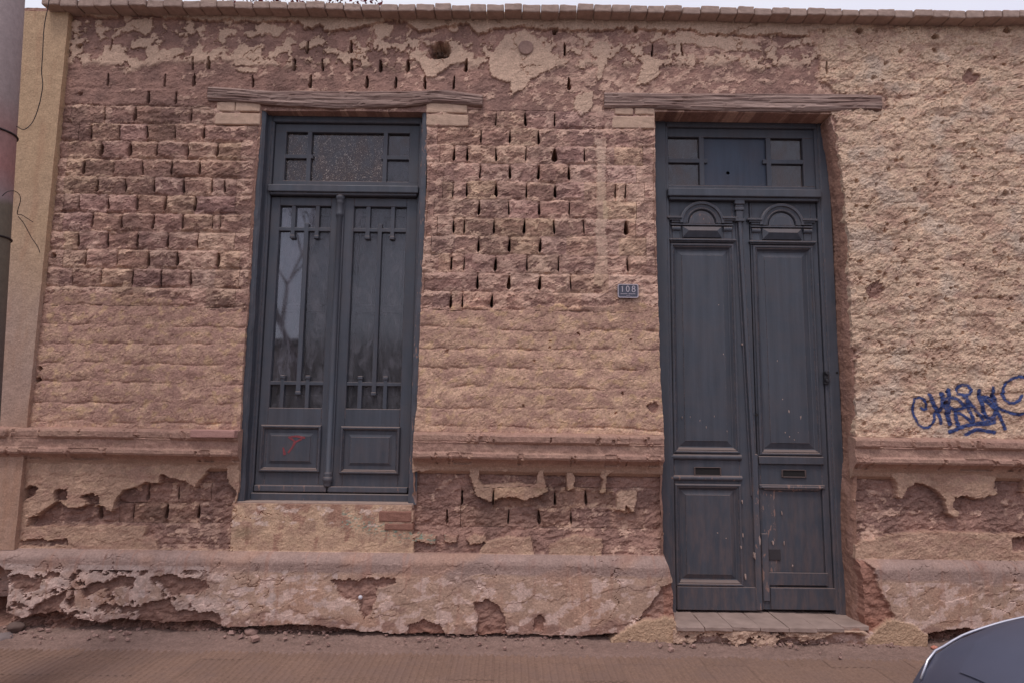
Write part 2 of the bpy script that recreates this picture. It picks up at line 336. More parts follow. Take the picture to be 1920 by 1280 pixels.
PLINTH_HOLE = [
 [(627, 1080), (655, 1082), (680, 1080), (690, 1074), (708, 1076), (712, 1080), (744, 1076), (745, 1084), (728, 1092), (712, 1098), (706, 1122), (700, 1145), (688, 1150), (676, 1120), (652, 1112), (640, 1098)],
 [(893, 1122), (912, 1118), (932, 1124), (944, 1146), (948, 1160), (952, 1200), (890, 1200), (896, 1150)], [(1002, 1150), (1012, 1144), (1022, 1152), (1018, 1172), (1000, 1170)],
 [(770, 1162), (800, 1154), (830, 1164), (850, 1200), (770, 1200)], [(1236, 1092), (1262, 1080), (1270, 1180), (1150, 1190), (1190, 1152), (1215, 1128)],
 [(1590, 1042), (1612, 1046), (1626, 1062), (1632, 1090), (1650, 1120), (1658, 1148), (1640, 1172), (1610, 1176), (1590, 1160)],
 [(155, 1100), (240, 1072), (270, 1075), (262, 1092), (215, 1096), (175, 1112), (168, 1098)], [(300, 1074), (340, 1070), (396, 1082), (402, 1098), (372, 1108), (330, 1110), (320, 1096)],
 [(80, 1132), (115, 1108), (145, 1098), (130, 1128), (160, 1160), (60, 1160)], [(30, 1075), (50, 1070), (96, 1080), (92, 1100), (50, 1098)], [(285, 1125), (330, 1112), (345, 1136), (420, 1140), (430, 1175), (250, 1170), (270, 1150)],
 [(108, 1064), (132, 1064), (128, 1074), (106, 1076)], [(140, 1115), (158, 1112), (160, 1130), (146, 1132)]]
UNDERCUT = [(-400, 1158), (0, 1130), (60, 1150), (120, 1140), (210, 1160), (240, 1150), (300, 1160), (400, 1158), (440, 1168), (520, 1164), (590, 1163), (680, 1173), (760, 1180), (860, 1182), (1000, 1182), (1100, 1184), (1150, 1178), (1180, 1186), (1240, 1230), (1600, 1230), (1720, 1230), (1722, 1178), (1760, 1172), (1800, 1170), (1860, 1162), (2300, 1162)]
ucx = np.array([W(*p)[0] for p in UNDERCUT]); ucz = np.array([W(*p)[1] for p in UNDERCUT])
Z_PL = .462; Z_LEDGE = 1.145
PITS = [(rng.uniform(1590, 2050), rng.uniform(75, 800), rng.uniform(1.4, 4.5)**1) for _ in range(170)]+[(rng.uniform(800, 1230), rng.uniform(600, 800), rng.uniform(1.2, 3)) for _ in range(10)]
PITS += [(1705, 560, 3.4), (1770, 561, 3.6), (1828, 560, 4.2), (1892, 562, 3.4), (1893, 585, 3), (1745, 280, 4), (1822, 283, 4.4), (1690, 228, 4.4), (1640, 350, 4), (1665, 318, 4), (1530, 420, 3), (824, 96, 17), (1540, 60, 4), (1608, 62, 6), (1883, 62, 7), (1750, 71, 5), (1040, 62, 5), (1190, 58, 5), (1246, 66, 4), (102, 480, 6), (80, 690, 5), (74, 712, 5), (150, 90, 5), (150, 180, 4), (1345, 68, 3)]
NICHE = [(1818, 148, 13, 15), (1636, 545, 17, 15), (1222, 763, 12, 9), (1595, 665, 14, 10)]   # lost lumps that show bare adobe

def surf(X, Z):
    "height in metres proud of the wall plane, colour, for points of the facade"
    X = X.astype(np.float32); Z = Z.astype(np.float32)
    PX, PY = P(X, Z)
    n_big = fbm(X/.9, Z/.7, 3, 1); n_med = fbm(X/.22, Z/.2, 4, 2); n_sm = fbm(X/.055, Z/.045, 4, 3); n_fine = fbm(X/.018, Z/.014, 3, 4)
    wx = 5*fbm(X/.10, Z/.10, 4, 5)+2.8*fbm(X/.026, Z/.026, 3, 6, .6); wy = 5*fbm(X/.10, Z/.10, 4, 7)+2.8*fbm(X/.026, Z/.026, 3, 8, .6)
    QX = PX+wx; QY = PY+wy
    def inside(polys, soft=1.2, k=1.0, off=0):
        r = np.zeros(X.shape, dtype=np.float32)
        a = PX+wx*k; b = PY+wy*k
        for q in polys: r = np.maximum(r, sst(-soft*.6, soft*.6, poly_sd(a, b, q)+off))
        return r
    # courses
    kf = (Z-ZC0)/PITCHZ+.5; k = np.floor(kf); zb = ZC0+(k-.5)*PITCHZ
    bl = bedline(X, k); low = Z < bl; k = np.where(low, k-1, k); up = bedline(X, k+1); lo_ = bedline(X, k)
    k2 = Z > up; k = np.where(k2, k+1, k); lo_ = bedline(X, k); up = bedline(X, k+1)
    bed = np.minimum(Z-lo_, up-Z); frz = np.clip((Z-lo_)/(up-lo_), 0, 1)
    # bare mud surface
    H = .009*n_big+.004*n_med+.0022*n_sm+.0012*n_fine
    C = A_DARK+(A_MID-A_DARK)*sst(-.5, .5, n_med+.5*fbm(X/.5, Z/.12, 3, 9))[:, None]
    brickzone = np.maximum(sst(0, 12, poly_sd(PX, PY, [(100, 185), (485, 185), (470, 590), (60, 560)])), sst(0, 12, poly_sd(PX, PY, [(795, 200), (1235, 215), (1240, 590), (780, 590)])))
    topband = sst(200, 170, PY)
    bedk = np.clip(brickzone+.25*topband+.45*(PY > 860), 0, 1)
    leftz = sst(520, 440, PX)
    soft = np.clip(.75+.7*fbm(X/.35, Z/.12, 3, 10), .15, 1.2)
    H = H-bedk*np.clip(.35+1.1*fbm(X/.16, Z/.10, 3, 10)+.25*leftz, 0, 1.3)*(.009*np.exp(-(bed/.009)**2)) + bedk*(.005+.004*leftz)*(np.sin(np.pi*frz)**.7-.6)*np.clip(.35+1.3*fbm(X/.14, Z/.10, 2, 85), 0, 1.2)
    H = H+bedk*.004*n_sm
    # shallow head joints
    uj = (X+.02)/.176+.5*np.mod(k, 2); hj = np.abs(uj-np.round(uj))*.176
    # crumbling relief
    cr = fbm(X/.040, Z/.026, 4, 11, .55); H = H+(.0014+.0012*leftz)*cr*(bedk+.3)
    t1 = sst(0, .02, fbm(X/.075, Z/.045, 5, 300, .6)-.05); t2 = sst(0, .03, fbm(X/.04, Z/.026, 4, 301, .6)-.18); t3 = sst(0, .02, fbm(X/.13, Z/.06, 5, 302, .6)-.12)
    H = H+(.0024*t1+.0016*t2+.0032*t3)*(.4+.5*bedk); C = C*(1+.07*t1-.09*t3+.10*t2)[:, None]
    # left-over mortar and slurry
    cov = fbm(X/.075, Z/.055, 5, 12, .62)+bedk*(.42*sst(.55, 1.0, frz)+.20*np.exp(-(bed/.012)**2)-.12*sst(.5, .2, np.abs(frz-.4)*2))+.45*fbm(X/.45, Z/.4, 2, 13)
    thr = np.where(PY < 200, .30+.0*PX, np.where(brickzone > .5, .10, .32)-.06*sst(600, 800, PX)*(PY < 620)) - .28*sst(900, 1200, PX)*(PY < 600)+.18*(PX < 330)*(PY < 330)
    slur = sst(0, .05, cov-thr)*(.40+.60*sst(-.3, .3, fbm(X/.10, Z/.08, 3, 84)))
    Cs = A_PINK*(1+.12*n_med)[:, None]
    C = C+(Cs-C)*(slur*.85)[:, None]; H = H+.0040*slur
    # lime patches
    pt = inside(ZN_PATCH, 1.0, 1.0); ps2 = sst(0, .03, fbm(X/.12, Z/.09, 5, 14, .6)-.26+.005*np.clip(PY-60, -40, 60)+.12*(PX < 480)+.3*(PX > 500)*(PX < 700)*0)*sst(132, 118, QY*1.0+14*fbm(X/.25, Z/.1, 3, 263))*(PY > 30)
    pt = np.maximum(pt, ps2*.98)
    H = np.where(pt > .02, H*(1-pt*.5)+.010*pt, H)
    Cp = PLAST*(1+.10*n_med+.05*n_sm)[:, None]; strip = (PX > 1100)*(PX < 1145)*(PY > 235); C = C+(Cp-C)*(pt*(1-strip*(.05+.5*sst(-.1, .4, n_sm))))[:, None]
    lp = inside([LIP], 1.2, 1.3); H = H*(1-lp*.5)+(.022+.002*n_sm)*lp; Cl = (PLAST*.86)*(1+.12*n_med)[:, None]; C = C+(Cl-C)*lp[:, None]
    # rendered band under the coping is cracked into plates
    # roughcast
    rc = inside(ZN_ROUGH, 3.0, 1.6)
    w1 = fbm(X/.34, Z/.16, 3, 15); yy = (Z+.026*w1)/PITCHZ
    C = C*(1+.10*fbm(X/1.1, Z/.9, 3, 310)+.07*sst(500, 800, PX))[:, None]
    zw = Z+.016*w1+.010*fbm(X/.07, Z/.07, 3, 250); kq = np.floor((zw-ZC0)/PITCHZ+.5); fq_ = (zw-ZC0)/PITCHZ+.5-kq
    am = np.clip(.45+1.1*fbm(X/.20, Z/.14, 3, 16), 0, 1.25); xj = (X+.035*perlin(kq*3.7, kq*1.3)*2+.010*fbm(X/.06, Z/.06, 2, 251))/.176+.5*np.mod(kq, 2); xf_ = np.abs(xj-np.round(xj))*.176
    und = am*((np.sin(np.pi*fq_)**.6-.62)*1.5-.75*np.exp(-(xf_/.010)**2)*np.clip(.3+1.3*fbm(X/.18, Z/.12, 2, 252), 0, 1))
    right = sst(1500, 1560, PX)
    lump = np.abs(fbm(X/.060, Z/.050, 4, 17, .6)); lump2 = fbm(X/.017, Z/.015, 4, 18, .7); lump3 = sst(.12, .5, fbm(X/.030, Z/.026, 3, 86))
    bw = np.minimum(fq_, 1-fq_)*PITCHZ; Hr = .014-.0055*np.exp(-(bw/.006)**2)*am*(1-.3*right)+.0085*und*(1-.35*right)-.0042*lump*(1-.1*right)+.0018*lump2-.0040*lump3*(.25+.45*right)+right*.004*fbm(X/.09, Z/.07, 3, 264)+.007*n_med+.009*n_big
    # faint plates of old render on the right
    Hr = Hr+right*(.006*sst(.0, .04, fbm(X/.16, Z/.10, 4, 19))+.004*sst(.1, .13, fbm(X/.07, Z/.05, 4, 20)))
    mixr = sst(-.45, .6, fbm(X/.11, Z/.075, 5, 21, .68)+.10*und*(1-right)+.3*right+.3*(PX > 700)*.5-.12*(PX < 500))
    TOP = OCHRE[None, :]+(PALE-OCHRE)[None, :]*right[:, None]; Cr = ROSE[None, :]+(TOP-ROSE[None, :])*mixr[:, None]
    brn = sst(.15, .5, fbm(X/.035, Z/.028, 5, 22, .7)); Cr = Cr+(np.array(alb(150, 118, 103))-Cr)*(brn*.55)[:, None]; grn = fbm(X/.012, Z/.011, 3, 88); Cr = Cr*(1+.17*grn)[:, None]*(1+.10*fbm(X/.6, Z/.5, 3, 253)+.12*fbm(X/.045, Z/.6, 4, 254)*sst(.0, .3, fbm(X/.5, Z/.8, 2, 255)))[:, None]; sm = sst(.05, .35, fbm(X/.28, Z/.12, 5, 256, .6))*right; Cr = Cr+(np.array(alb(160, 128, 112))-Cr)*(sm*.65)[:, None]; Hr = Hr*1+right*(-.004*sm+.006*sst(.02, .045, fbm(X/.24, Z/.16, 5, 257, .6))); ckr = sst(.016, .004, np.abs(fbm(X/.35, Z/.18, 5, 258)))*sst(.1, .3, fbm(X/.5, Z/.4, 2, 259)); Hr = Hr-.012*ckr*right
    gry = sst(.1, .5, fbm(X/.30, Z/.25, 4, 23))*right; Cr = Cr+(np.array(alb(178, 160, 146))-Cr)*(gry*.6)[:, None]
    mv = sst(.0, .4, fbm(X/.22, Z/.10, 5, 24)+.30*sst(670, 570, PY)-.12*und)*(1-right); Cr = Cr+(A_MID*1.05-Cr)*(mv*.6)[:, None]; yl_ = sst(.15, .5, fbm(X/.06, Z/.05, 4, 89))*(1-right); Cr = Cr+(np.array(alb(190, 158, 122))-Cr)*(yl_*.5)[:, None]
    H0_ = H; g2 = sst(.30, .45, fbm(X/.016, Z/.014, 3, 303)); Cr = Cr*(1-.24*g2)[:, None]; tr_ = sst(0, .02, fbm(X/.09, Z/.06, 5, 304, .62)-.1); Hr = (Hr-.014)*.8+.014+.0022*tr_; H = H0_*(1-rc)+Hr*rc; C = C+(Cr-C)*rc[:, None]
    # lower dado: plaster over adobe
    dado = sst(858, 866, PY)*(Z > Z_PL-.06)
    pl = np.clip(1-inside(ADOBE_LOW, 1.0, .9)+inside(PLAST_LOW, 1.0, .8), 0, 1)
    # window apron panel
    ap = sst(-1, 1, poly_sd(PX+wx*.4, PY+wy*.4, [(436, 940), (716, 940), (718, 962), (728, 975), (748, 985), (776, 1000), (778, 1060), (432, 1060)]))
    Hd = .012+.003*n_med+.0022*lump2+.004*n_big+(.0035*fbm(X/.05, Z/.04, 4, 320, .6)+.002*sst(0, .02, fbm(X/.12, Z/.07, 5, 321, .6)))*(1-.6*ap)
    Cd = SAND*(1+.18*n_med+.14*n_sm+.12*fbm(X/.03, Z/.025, 4, 322, .6))[:, None]; Cd = Cd+(np.array(alb(140, 106, 92))-Cd)*(sst(.05, .4, fbm(X/.3, Z/.05, 5, 323, .6))*.5)[:, None]; Cd = Cd+(A_MID*1.08-Cd)*(sst(.0, .5, fbm(X/.2, Z/.12, 5, 240, .6))*.55)[:, None]; Cd = Cd+(BUFF-Cd)*(sst(.2, .45, fbm(X/.09, Z/.06, 5, 241, .6))*.4)[:, None]
    Cd = Cd+(BUFF-Cd)*(ap*.7)[:, None]*sst(-.6, .3, fbm(X/.15, Z/.10, 4, 242))[:, None]; st = sst(-.05, .3, fbm(X/.08, Z/.22, 5, 25, .6)+.9*(Z-.62)/.15*.3)*ap; Cd = Cd+(np.array(alb(146, 110, 96))-Cd)*(st*.8)[:, None]; wh_ = sst(.25, .32, fbm(X/.09, Z/.04, 4, 243))*ap*(PY < 985); Cd = Cd+(np.array(alb(196, 172, 160))-Cd)*(wh_*.8)[:, None]
    yl = sst(.1, .4, fbm(X/.1, Z/.08, 4, 26))*ap; Cd = Cd+(BUFF*1.05-Cd)*(yl*.8)[:, None]
    gs = sst(1.0, .2, np.hypot((PX-462)/32, (PY-998)/14)+.5*n_sm); Cd = Cd+(np.array(alb(120, 104, 84))-Cd)*(gs*.6)[:, None]
    green = sst(.22, .3, fbm(X/.03, Z/.012, 4, 27))*sst(26, 0, np.abs(PY-(985+(PX-700)*.22)))*(PX > 640)*(PX < 835); Cd = Cd+(np.array(alb(96, 140, 128))-Cd)*(green*.75)[:, None]
    pl = np.maximum(pl, ap)
    ero = -.030-.012*np.abs(fbm(X/.14, Z/.07, 4, 28))-.014*n_med+.006*cr
    ero = ero+.022*sst(.62, .48, Z)
    He = H+ero
    C = np.where((dado > 0)[:, None], C*.93, C); H = np.where(dado > 0, He*(1-pl)+Hd*pl, H); C = np.where((dado > 0)[:, None], C+(Cd-C)*pl[:, None], C)
    # plinth
    t = np.clip((Z_PL-Z)/.055, 0, 1); prof = .075*np.sqrt(1-(1-t)**2)+.004*sst(0, .3, Z_PL-Z)
    isp = (Z < Z_PL+.004)
    hole = inside(PLINTH_HOLE, 1.0, 1.1)
    mess = sst(0, .04, fbm(X/.10, Z/.07, 5, 29, .6)-.22)*sst(430, 330, PX)*(PY > 1062)
    hole = np.maximum(hole, mess*.96)
    edge_ = sst(0, .03, fbm(X/.3, Z/.02, 4, 30)*.02-(Z-.10)*0-1)
    Hp = prof+.004*n_med+.006*n_big*sst(0, .1, Z_PL-Z)+.0012*lump2
    cap = sst(.115, .085, Z_PL-Z+.012*fbm(X/.3, Z/.05, 3, 31))
    Cpn = np.array(alb(164, 136, 120))*(1+.18*n_med+.12*n_sm)[:, None]
    lil = np.clip(cap+.8*sst(.05, .4, fbm(X/.35, Z/.09, 4, 32))*sst(.24, .1, Z_PL-Z), 0, 1)*sst(500, 650, PX+120*cap)
    lil = np.where(PX < 640, np.maximum(lil, .9*cap+.35*(PX < 420)), lil)
    Cpn = Cpn+(LILAC*(1+.10*n_med)[:, None]-Cpn)*(np.clip(lil, 0, 1)*.85)[:, None]
    wt = sst(.2, .34, fbm(X/.09, Z/.06, 5, 33))*(PX < 640)*(Z < Z_PL-.09); wt = np.maximum(wt, .75*sst(470, 400, PX)*(Z < Z_PL-.07)*sst(-.4, .1, n_med)); Cpn = Cpn+(np.array(alb(176, 156, 150))-Cpn)*(wt*.8)[:, None]
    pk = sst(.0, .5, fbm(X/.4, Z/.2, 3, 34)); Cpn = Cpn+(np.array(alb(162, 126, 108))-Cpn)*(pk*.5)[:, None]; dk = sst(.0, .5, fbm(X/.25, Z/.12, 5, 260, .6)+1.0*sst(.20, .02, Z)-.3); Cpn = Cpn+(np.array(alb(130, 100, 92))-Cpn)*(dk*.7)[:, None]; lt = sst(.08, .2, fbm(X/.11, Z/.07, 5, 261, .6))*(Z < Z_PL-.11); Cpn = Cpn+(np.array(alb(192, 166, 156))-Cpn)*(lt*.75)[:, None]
    dr = sst(.25, .5, fbm(X/.035, Z/.35, 4, 35)); Cpn = Cpn+(np.array(alb(150, 112, 98))-Cpn)*(dr*.4)[:, None]
    plate = sst(0, .03, fbm(X/.26, Z/.13, 4, 36)-.05); Hp = Hp+.0030*plate
    Ha = prof-.020+.010*fbm(X/.06, Z/.035, 4, 37)+.004*n_sm
    reds = sst(.02, .2, .16-(Z-.0)+.04*n_sm-.05*(PX < 600)+.06*(PX > 1230)); Ca = C*0+A_MID*.92+(REDB-A_MID)[None, :]*np.clip(reds+.6*(PX > 1240), 0, 1)[:, None]*.7
    Ca = Ca*(1+.15*n_sm)[:, None]*(1-.20*sst(520, 420, PX))[:, None]
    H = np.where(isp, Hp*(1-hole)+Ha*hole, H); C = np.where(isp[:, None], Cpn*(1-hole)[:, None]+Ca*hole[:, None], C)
    # worn away foot
    zc = np.interp(X, ucx, ucz)+.010*fbm(X/.07, Z*0, 4, 38)
    uc = sst(.004, -.004, Z-zc)
    rr = fbm(X/.09, Z/.05, 5, 39, .6)
    Hu = .004+.050*rr+.022*fbm(X/.028, Z/.022, 3, 40)-.25*np.clip(Z+.0, 0, .2)+.02*sst(.05, 0, Z)
    Cu = A_MID*(.95+.25*rr)[:, None]; Cu = Cu+(SAND*.9-Cu)*(sst(.2, .4, fbm(X/.06, Z/.04, 4, 41))*.5)[:, None]
    H = H*(1-uc)+Hu*uc; C = C+(Cu-C)*uc[:, None]
    # two swollen toes of old plaster each side of the step
    for q, hh in (([(1145, 1190), (1170, 1165), (1200, 1150), (1256, 1148), (1264, 1170), (1284, 1196), (1280, 1240), (1100, 1240), (1120, 1205)], .095), ([(1602, 1190), (1630, 1168), (1650, 1150), (1690, 1160), (1720, 1178), (1730, 1240), (1600, 1240)], .09)):
        a = sst(-1.5, 2.5, poly_sd(PX+wx, PY+wy, q)); Ht = hh+.008*n_med+.004*lump2; H = H*(1-a)+np.maximum(H, Ht)*a; C = C+(np.array(alb(164, 136, 114))*(1+.12*n_med)[:, None]-C)*a[:, None]
    # cavity low at the far left
    cv = sst(1.15, .75, np.hypot((PX+8)/38, (PY-1105)/62)+.25*n_med); H = H-.20*cv
    # lost lumps
    for (cx, cy, rx, ry) in NICHE:
        a = sst(1.1, .9, np.hypot((QX-cx)/rx, (QY-cy)/ry)+.35*fbm(X/.035, Z/.035, 3, 340)+.3*np.abs(fbm(X/.06, Z/.06, 2, 341))); H = H-.016*a; C = C+(A_MID*1.02-C)*a[:, None]
    # brown jamb face beside the door, bare of roughcast
    # pits and holes
    for cx, cy, r in PITS:
        sel = np.nonzero((np.abs(PX-cx) < r*2.2) & (np.abs(PY-cy) < r*2.2))[0]
        if len(sel):
            d = np.hypot((QX[sel]-cx)/1.15, QY[sel]-cy)/r; H[sel] -= (.018 if r < 4.6 else .05 if r < 10 else .11)*sst(1.1, .6, d)
    # cracks: thin dark fissures following noise contours
    ck = np.abs(fbm(X/.30, Z/.22, 4, 42, .55)); ck = sst(.020, .004, ck)*sst(.05, .35, fbm(X/.5, Z/.5, 2, 43))
    onpl = np.clip((isp*(1-hole))+pt+lp+ap, 0, 1)
    H = H-.010*ck*onpl*(1-uc)
    # open joints
    slot = np.zeros(X.shape, dtype=np.float32)
    for (sx, sz, kk, wd, tl) in SLOTS:
        sel = np.nonzero((np.abs(X-sx) < .03) & (np.abs(Z-sz) < .07))[0]
        if len(sel):
            dz = (Z[sel]-sz)/.043; hw = slot_hw(wd, dz, kk, sx); dx = np.abs(X[sel]-sx-tl*.006*dz-.0025*perlin(Z[sel]/.02, X[sel]*0+sx*9))
            slot[sel] = np.maximum(slot[sel], sst(.0025, -.0015, dx-hw)*(np.abs(dz) < 1))
    H = H*(1-slot)+(-.075)*slot
    return H, np.clip(C, .01, .85), slot
def slot_hw(wd, dz, kk, sx):
    "half width of an open joint along its height; a wedge, tapering up"
    return wd*.0060*np.clip(1-np.abs(dz)**6, 0, 1)*(1.0-.5*dz)

# edges of the two openings (left, right) by height
def edge(pts):
    a = np.array([W(*p) for p in pts]); o = np.argsort(a[:, 1]); return a[o, 1], a[o, 0]
WL = edge([(491, 195), (489, 240), (477, 370), (466, 580), (464, 600), (455, 720), (452, 800), (449, 920), (441, 948)]); WR = edge([(801, 190), (800, 235), (802, 330), (795, 450), (790, 560), (783, 750), (774, 850), (776, 950)])
DL = edge([(1227, 200), (1229, 400), (1233, 560), (1237, 700), (1244, 820), (1243, 860), (1240, 900), (1243, 1040), (1254, 1080), (1260, 1160)]); DR = edge([(1556, 205), (1560, 225), (1573, 300), (1587, 420), (1590, 520), (1594, 640), (1602, 760), (1606, 850), (1600, 940), (1603, 1040), (1609, 1100), (1612, 1165)])
OPEN = [(WL, WR, W(620, 944)[1], 3.13), (DL, DR, .105, 3.15)]
G = .0056
xs = np.concatenate([np.arange(-7, -3.4, .12), np.arange(-3.4, -2.95, .02), np.arange(-2.95, 3.14, G), np.arange(3.14, 4.4, .016), np.arange(4.4, 7.3, .1)])
zs = np.arange(-.06, 3.80, G)
XX, ZZ = np.meshgrid(xs, zs); nz_, nx_ = XX.shape
Hh, CC, SL = surf(XX.ravel(), ZZ.ravel()); Hh = Hh.reshape(nz_, nx_)

# house root and hierarchy
house = tag(empty('adobe_house', (0, 0, 0)), 'old single storey adobe house front with crumbling plaster, bare mud bricks and grey woodwork', 'house')

# cells of bare bricks
CELLS = []
def course_cells(k, xl, xr, maxg=1.62):
    xl += rng.uniform(0, .07); xr -= rng.uniform(0, .07)
    b = sorted([s[0] for s in SLOTS if s[2] == k and xl+.05 < s[0] < xr-.05])
    q = []
    for s in b:
        if not q or s-q[-1] > .035: q.append(s)
    b = [xl]+q+[xr]; o = [b[0]]
    for a, c in zip(b, b[1:]):
        n = int(round((c-a)/.176)) if (c-a) > .176*maxg else 1
        for i in range(1, n): o.append(a+(c-a)*i/n+rng.uniform(-.01, .01))
        o.append(c)
    return [(k, a, c) for a, c in zip(o, o[1:]) if c-a > .045]
for k in range(-8, 3):
    CELLS += course_cells(k, -2.785, -1.66)
    if k <= 2: CELLS += course_cells(k, -.50, .815)
for k in (-18, -19): CELLS += course_cells(k, -.30, .80)
for k in (-18, -19): CELLS += course_cells(k, -2.35 if k == -19 else -2.15, -1.72)
print('brick cells', len(CELLS))
# wall sheet: set back behind the bricks
rec = np.zeros(XX.shape, dtype=bool)
for k, a, c in CELLS:
    i0, i1 = np.searchsorted(xs, a+.001), np.searchsorted(xs, c-.001)
    if i1 <= i0: continue
    sub = slice(i0, i1); lo = bedline(xs[sub], np.full(i1-i0, k)); hi = bedline(xs[sub], np.full(i1-i0, k+1))
    rec[:, sub] |= (zs[:, None] > lo[None, :]+.001) & (zs[:, None] < hi[None, :]-.001)
Hw = np.where(rec, np.minimum(Hh, Hh-.030), Hh)
inner = np.zeros(XX.shape, dtype=bool)
DEEP = -.26
Xm = XX.copy(); Zm = ZZ.copy()
for (L, Rr, z0, z1) in OPEN:
    j0 = np.searchsorted(zs, z0); j1 = np.searchsorted(zs, z1)
    for j in range(j0, j1):
        xl = np.interp(zs[j], *L)+.0035*float(perlin(np.array([zs[j]/.03]), np.array([z1*3.]))[0])+.004*float(perlin(np.array([zs[j]/.11]), np.array([z1*7.]))[0]); rg = 2.2 if z1 > 3.14 else 1.; xr = np.interp(zs[j], *Rr)+.003*rg*float(perlin(np.array([zs[j]/.03]), np.array([z1*5.]))[0])+.005*rg*float(perlin(np.array([zs[j]/.11]), np.array([z1*9.]))[0])
        a = int(np.argmin(np.abs(xs-xl))); b = int(np.argmin(np.abs(xs-xr)))
        Xm[j, a] = xl; Xm[j, b] = xr; Xm[j, a+1] = xl+.003; Xm[j, b-1] = xr-.003
        Hw[j, a+1:b] = DEEP; inner[j, a+2:b-1] = True
Vw = np.stack([Xm, -Hw, Zm], -1).reshape(-1, 3)
idx = np.arange(nz_*nx_).reshape(nz_, nx_)
Fw = np.stack([idx[:-1, :-1], idx[:-1, 1:], idx[1:, 1:], idx[1:, :-1]], -1)
keep = ~(inner[:-1, :-1] & inner[:-1, 1:] & inner[1:, 1:] & inner[1:, :-1])
Fw = Fw[keep]
used = np.zeros(nz_*nx_, dtype=bool); used[Fw.ravel()] = True; remap = np.cumsum(used)-1
wall = mesh('wall', Vw[used], remap[Fw], EARTH, house, CC[used])
wall['label'] = 'mud and lime plaster face of the wall, torn and weathered'

def reveal(E, sx, z0, z1, seed, label):
    zz = np.arange(z0, z1+.008, .008); yy = np.concatenate([np.arange(-.006, .26, .009)]); Zr, Yr = np.meshgrid(zz, yy, indexing='ij'); n, m_ = Zr.shape
    xe = np.interp(Zr.ravel(), *E)
    nn = fbm(Zr.ravel()/.09, Yr.ravel()/.12, 4, seed); n2 = fbm(Zr.ravel()/.02, Yr.ravel()/.02, 3, seed+1)
    x = xe+sx*(-.0035-.006*nn-.002*n2-.010*np.clip(Yr.ravel()-.0, 0, .05)/.05+ .014*np.exp(-np.maximum(Yr.ravel()+.006, 0)/.008))
    base = np.array(alb(134, 102, 89)); c = base*(1+.12*nn+.1*n2)[:, None]; c = c+(A_MID-c)*(sst(-.1, .4, fbm(Zr.ravel()/.2, Yr.ravel()/.1, 3, seed+2))*.6)[:, None]
    ids = np.arange(n*m_).reshape(n, m_); F = np.stack([ids[:-1, :-1], ids[:-1, 1:], ids[1:, 1:], ids[1:, :-1]], -1).reshape(-1, 4)
    o_ = mesh('reveal', np.stack([x, Yr.ravel(), Zr.ravel()], -1), F, EARTH, house, c); o_['label'] = label
reveal(DR, 1, .10, 3.13, 200, 'reddish brown mud reveal right of the door'); reveal(WL, -1, .79, 3.12, 210, 'mud reveal left of the window')
reveal(DL, -1, .10, 3.13, 220, 'mud reveal left of the door'); reveal(WR, 1, .79, 3.12, 230, 'mud reveal right of the window')

# bricks, each cut out of the same weathered surface
pts = []; metas = []
for k, a, c in CELLS:
    nx = max(6, int((c-a)/.0062)); nz = 19
    u = np.linspace(0, 1, nx); v = np.linspace(0, 1, nz); U_, V_ = np.meshgrid(u, v)
    X_ = a+(c-a)*U_; lo = bedline(X_.ravel(), np.full(X_.size, k)).reshape(X_.shape); hi = bedline(X_.ravel(), np.full(X_.size, k+1)).reshape(X_.shape)
    Z_ = lo+.0001+(hi-lo-.0002)*V_
    def side(xe, sgn):
        w = np.full(nz, .0)
        for s in SLOTS:
            if s[2] == k and abs(s[0]-xe) < .03:
                dz = (Z_[:, 0]-s[1])/.043
                ww = slot_hw(s[3], dz, k, s[0]); ww = np.where(np.abs(dz) < 1, ww+.0005, .0); cx = s[0]+s[4]*.006*np.clip(dz, -1, 1)-xe
                w = np.maximum(w, ww+sgn*cx*(np.abs(dz) < 1))
        return w
    wl = side(a, 1); wr = side(c, -1)
    X_ = X_+wl[:, None]*(1-U_)-wr[:, None]*U_
    pts.append((X_, Z_)); metas.append((k, a, c, nx, nz, wl.max() > .002, wr.max() > .002))
aX = np.concatenate([p[0].ravel() for p in pts]); aZ = np.concatenate([p[1].ravel() for p in pts])
bH, bC, bS = surf(aX, aZ)
bH = np.maximum(bH, -.055*(bS > .5)-.02*0) if False else bH
o = 0
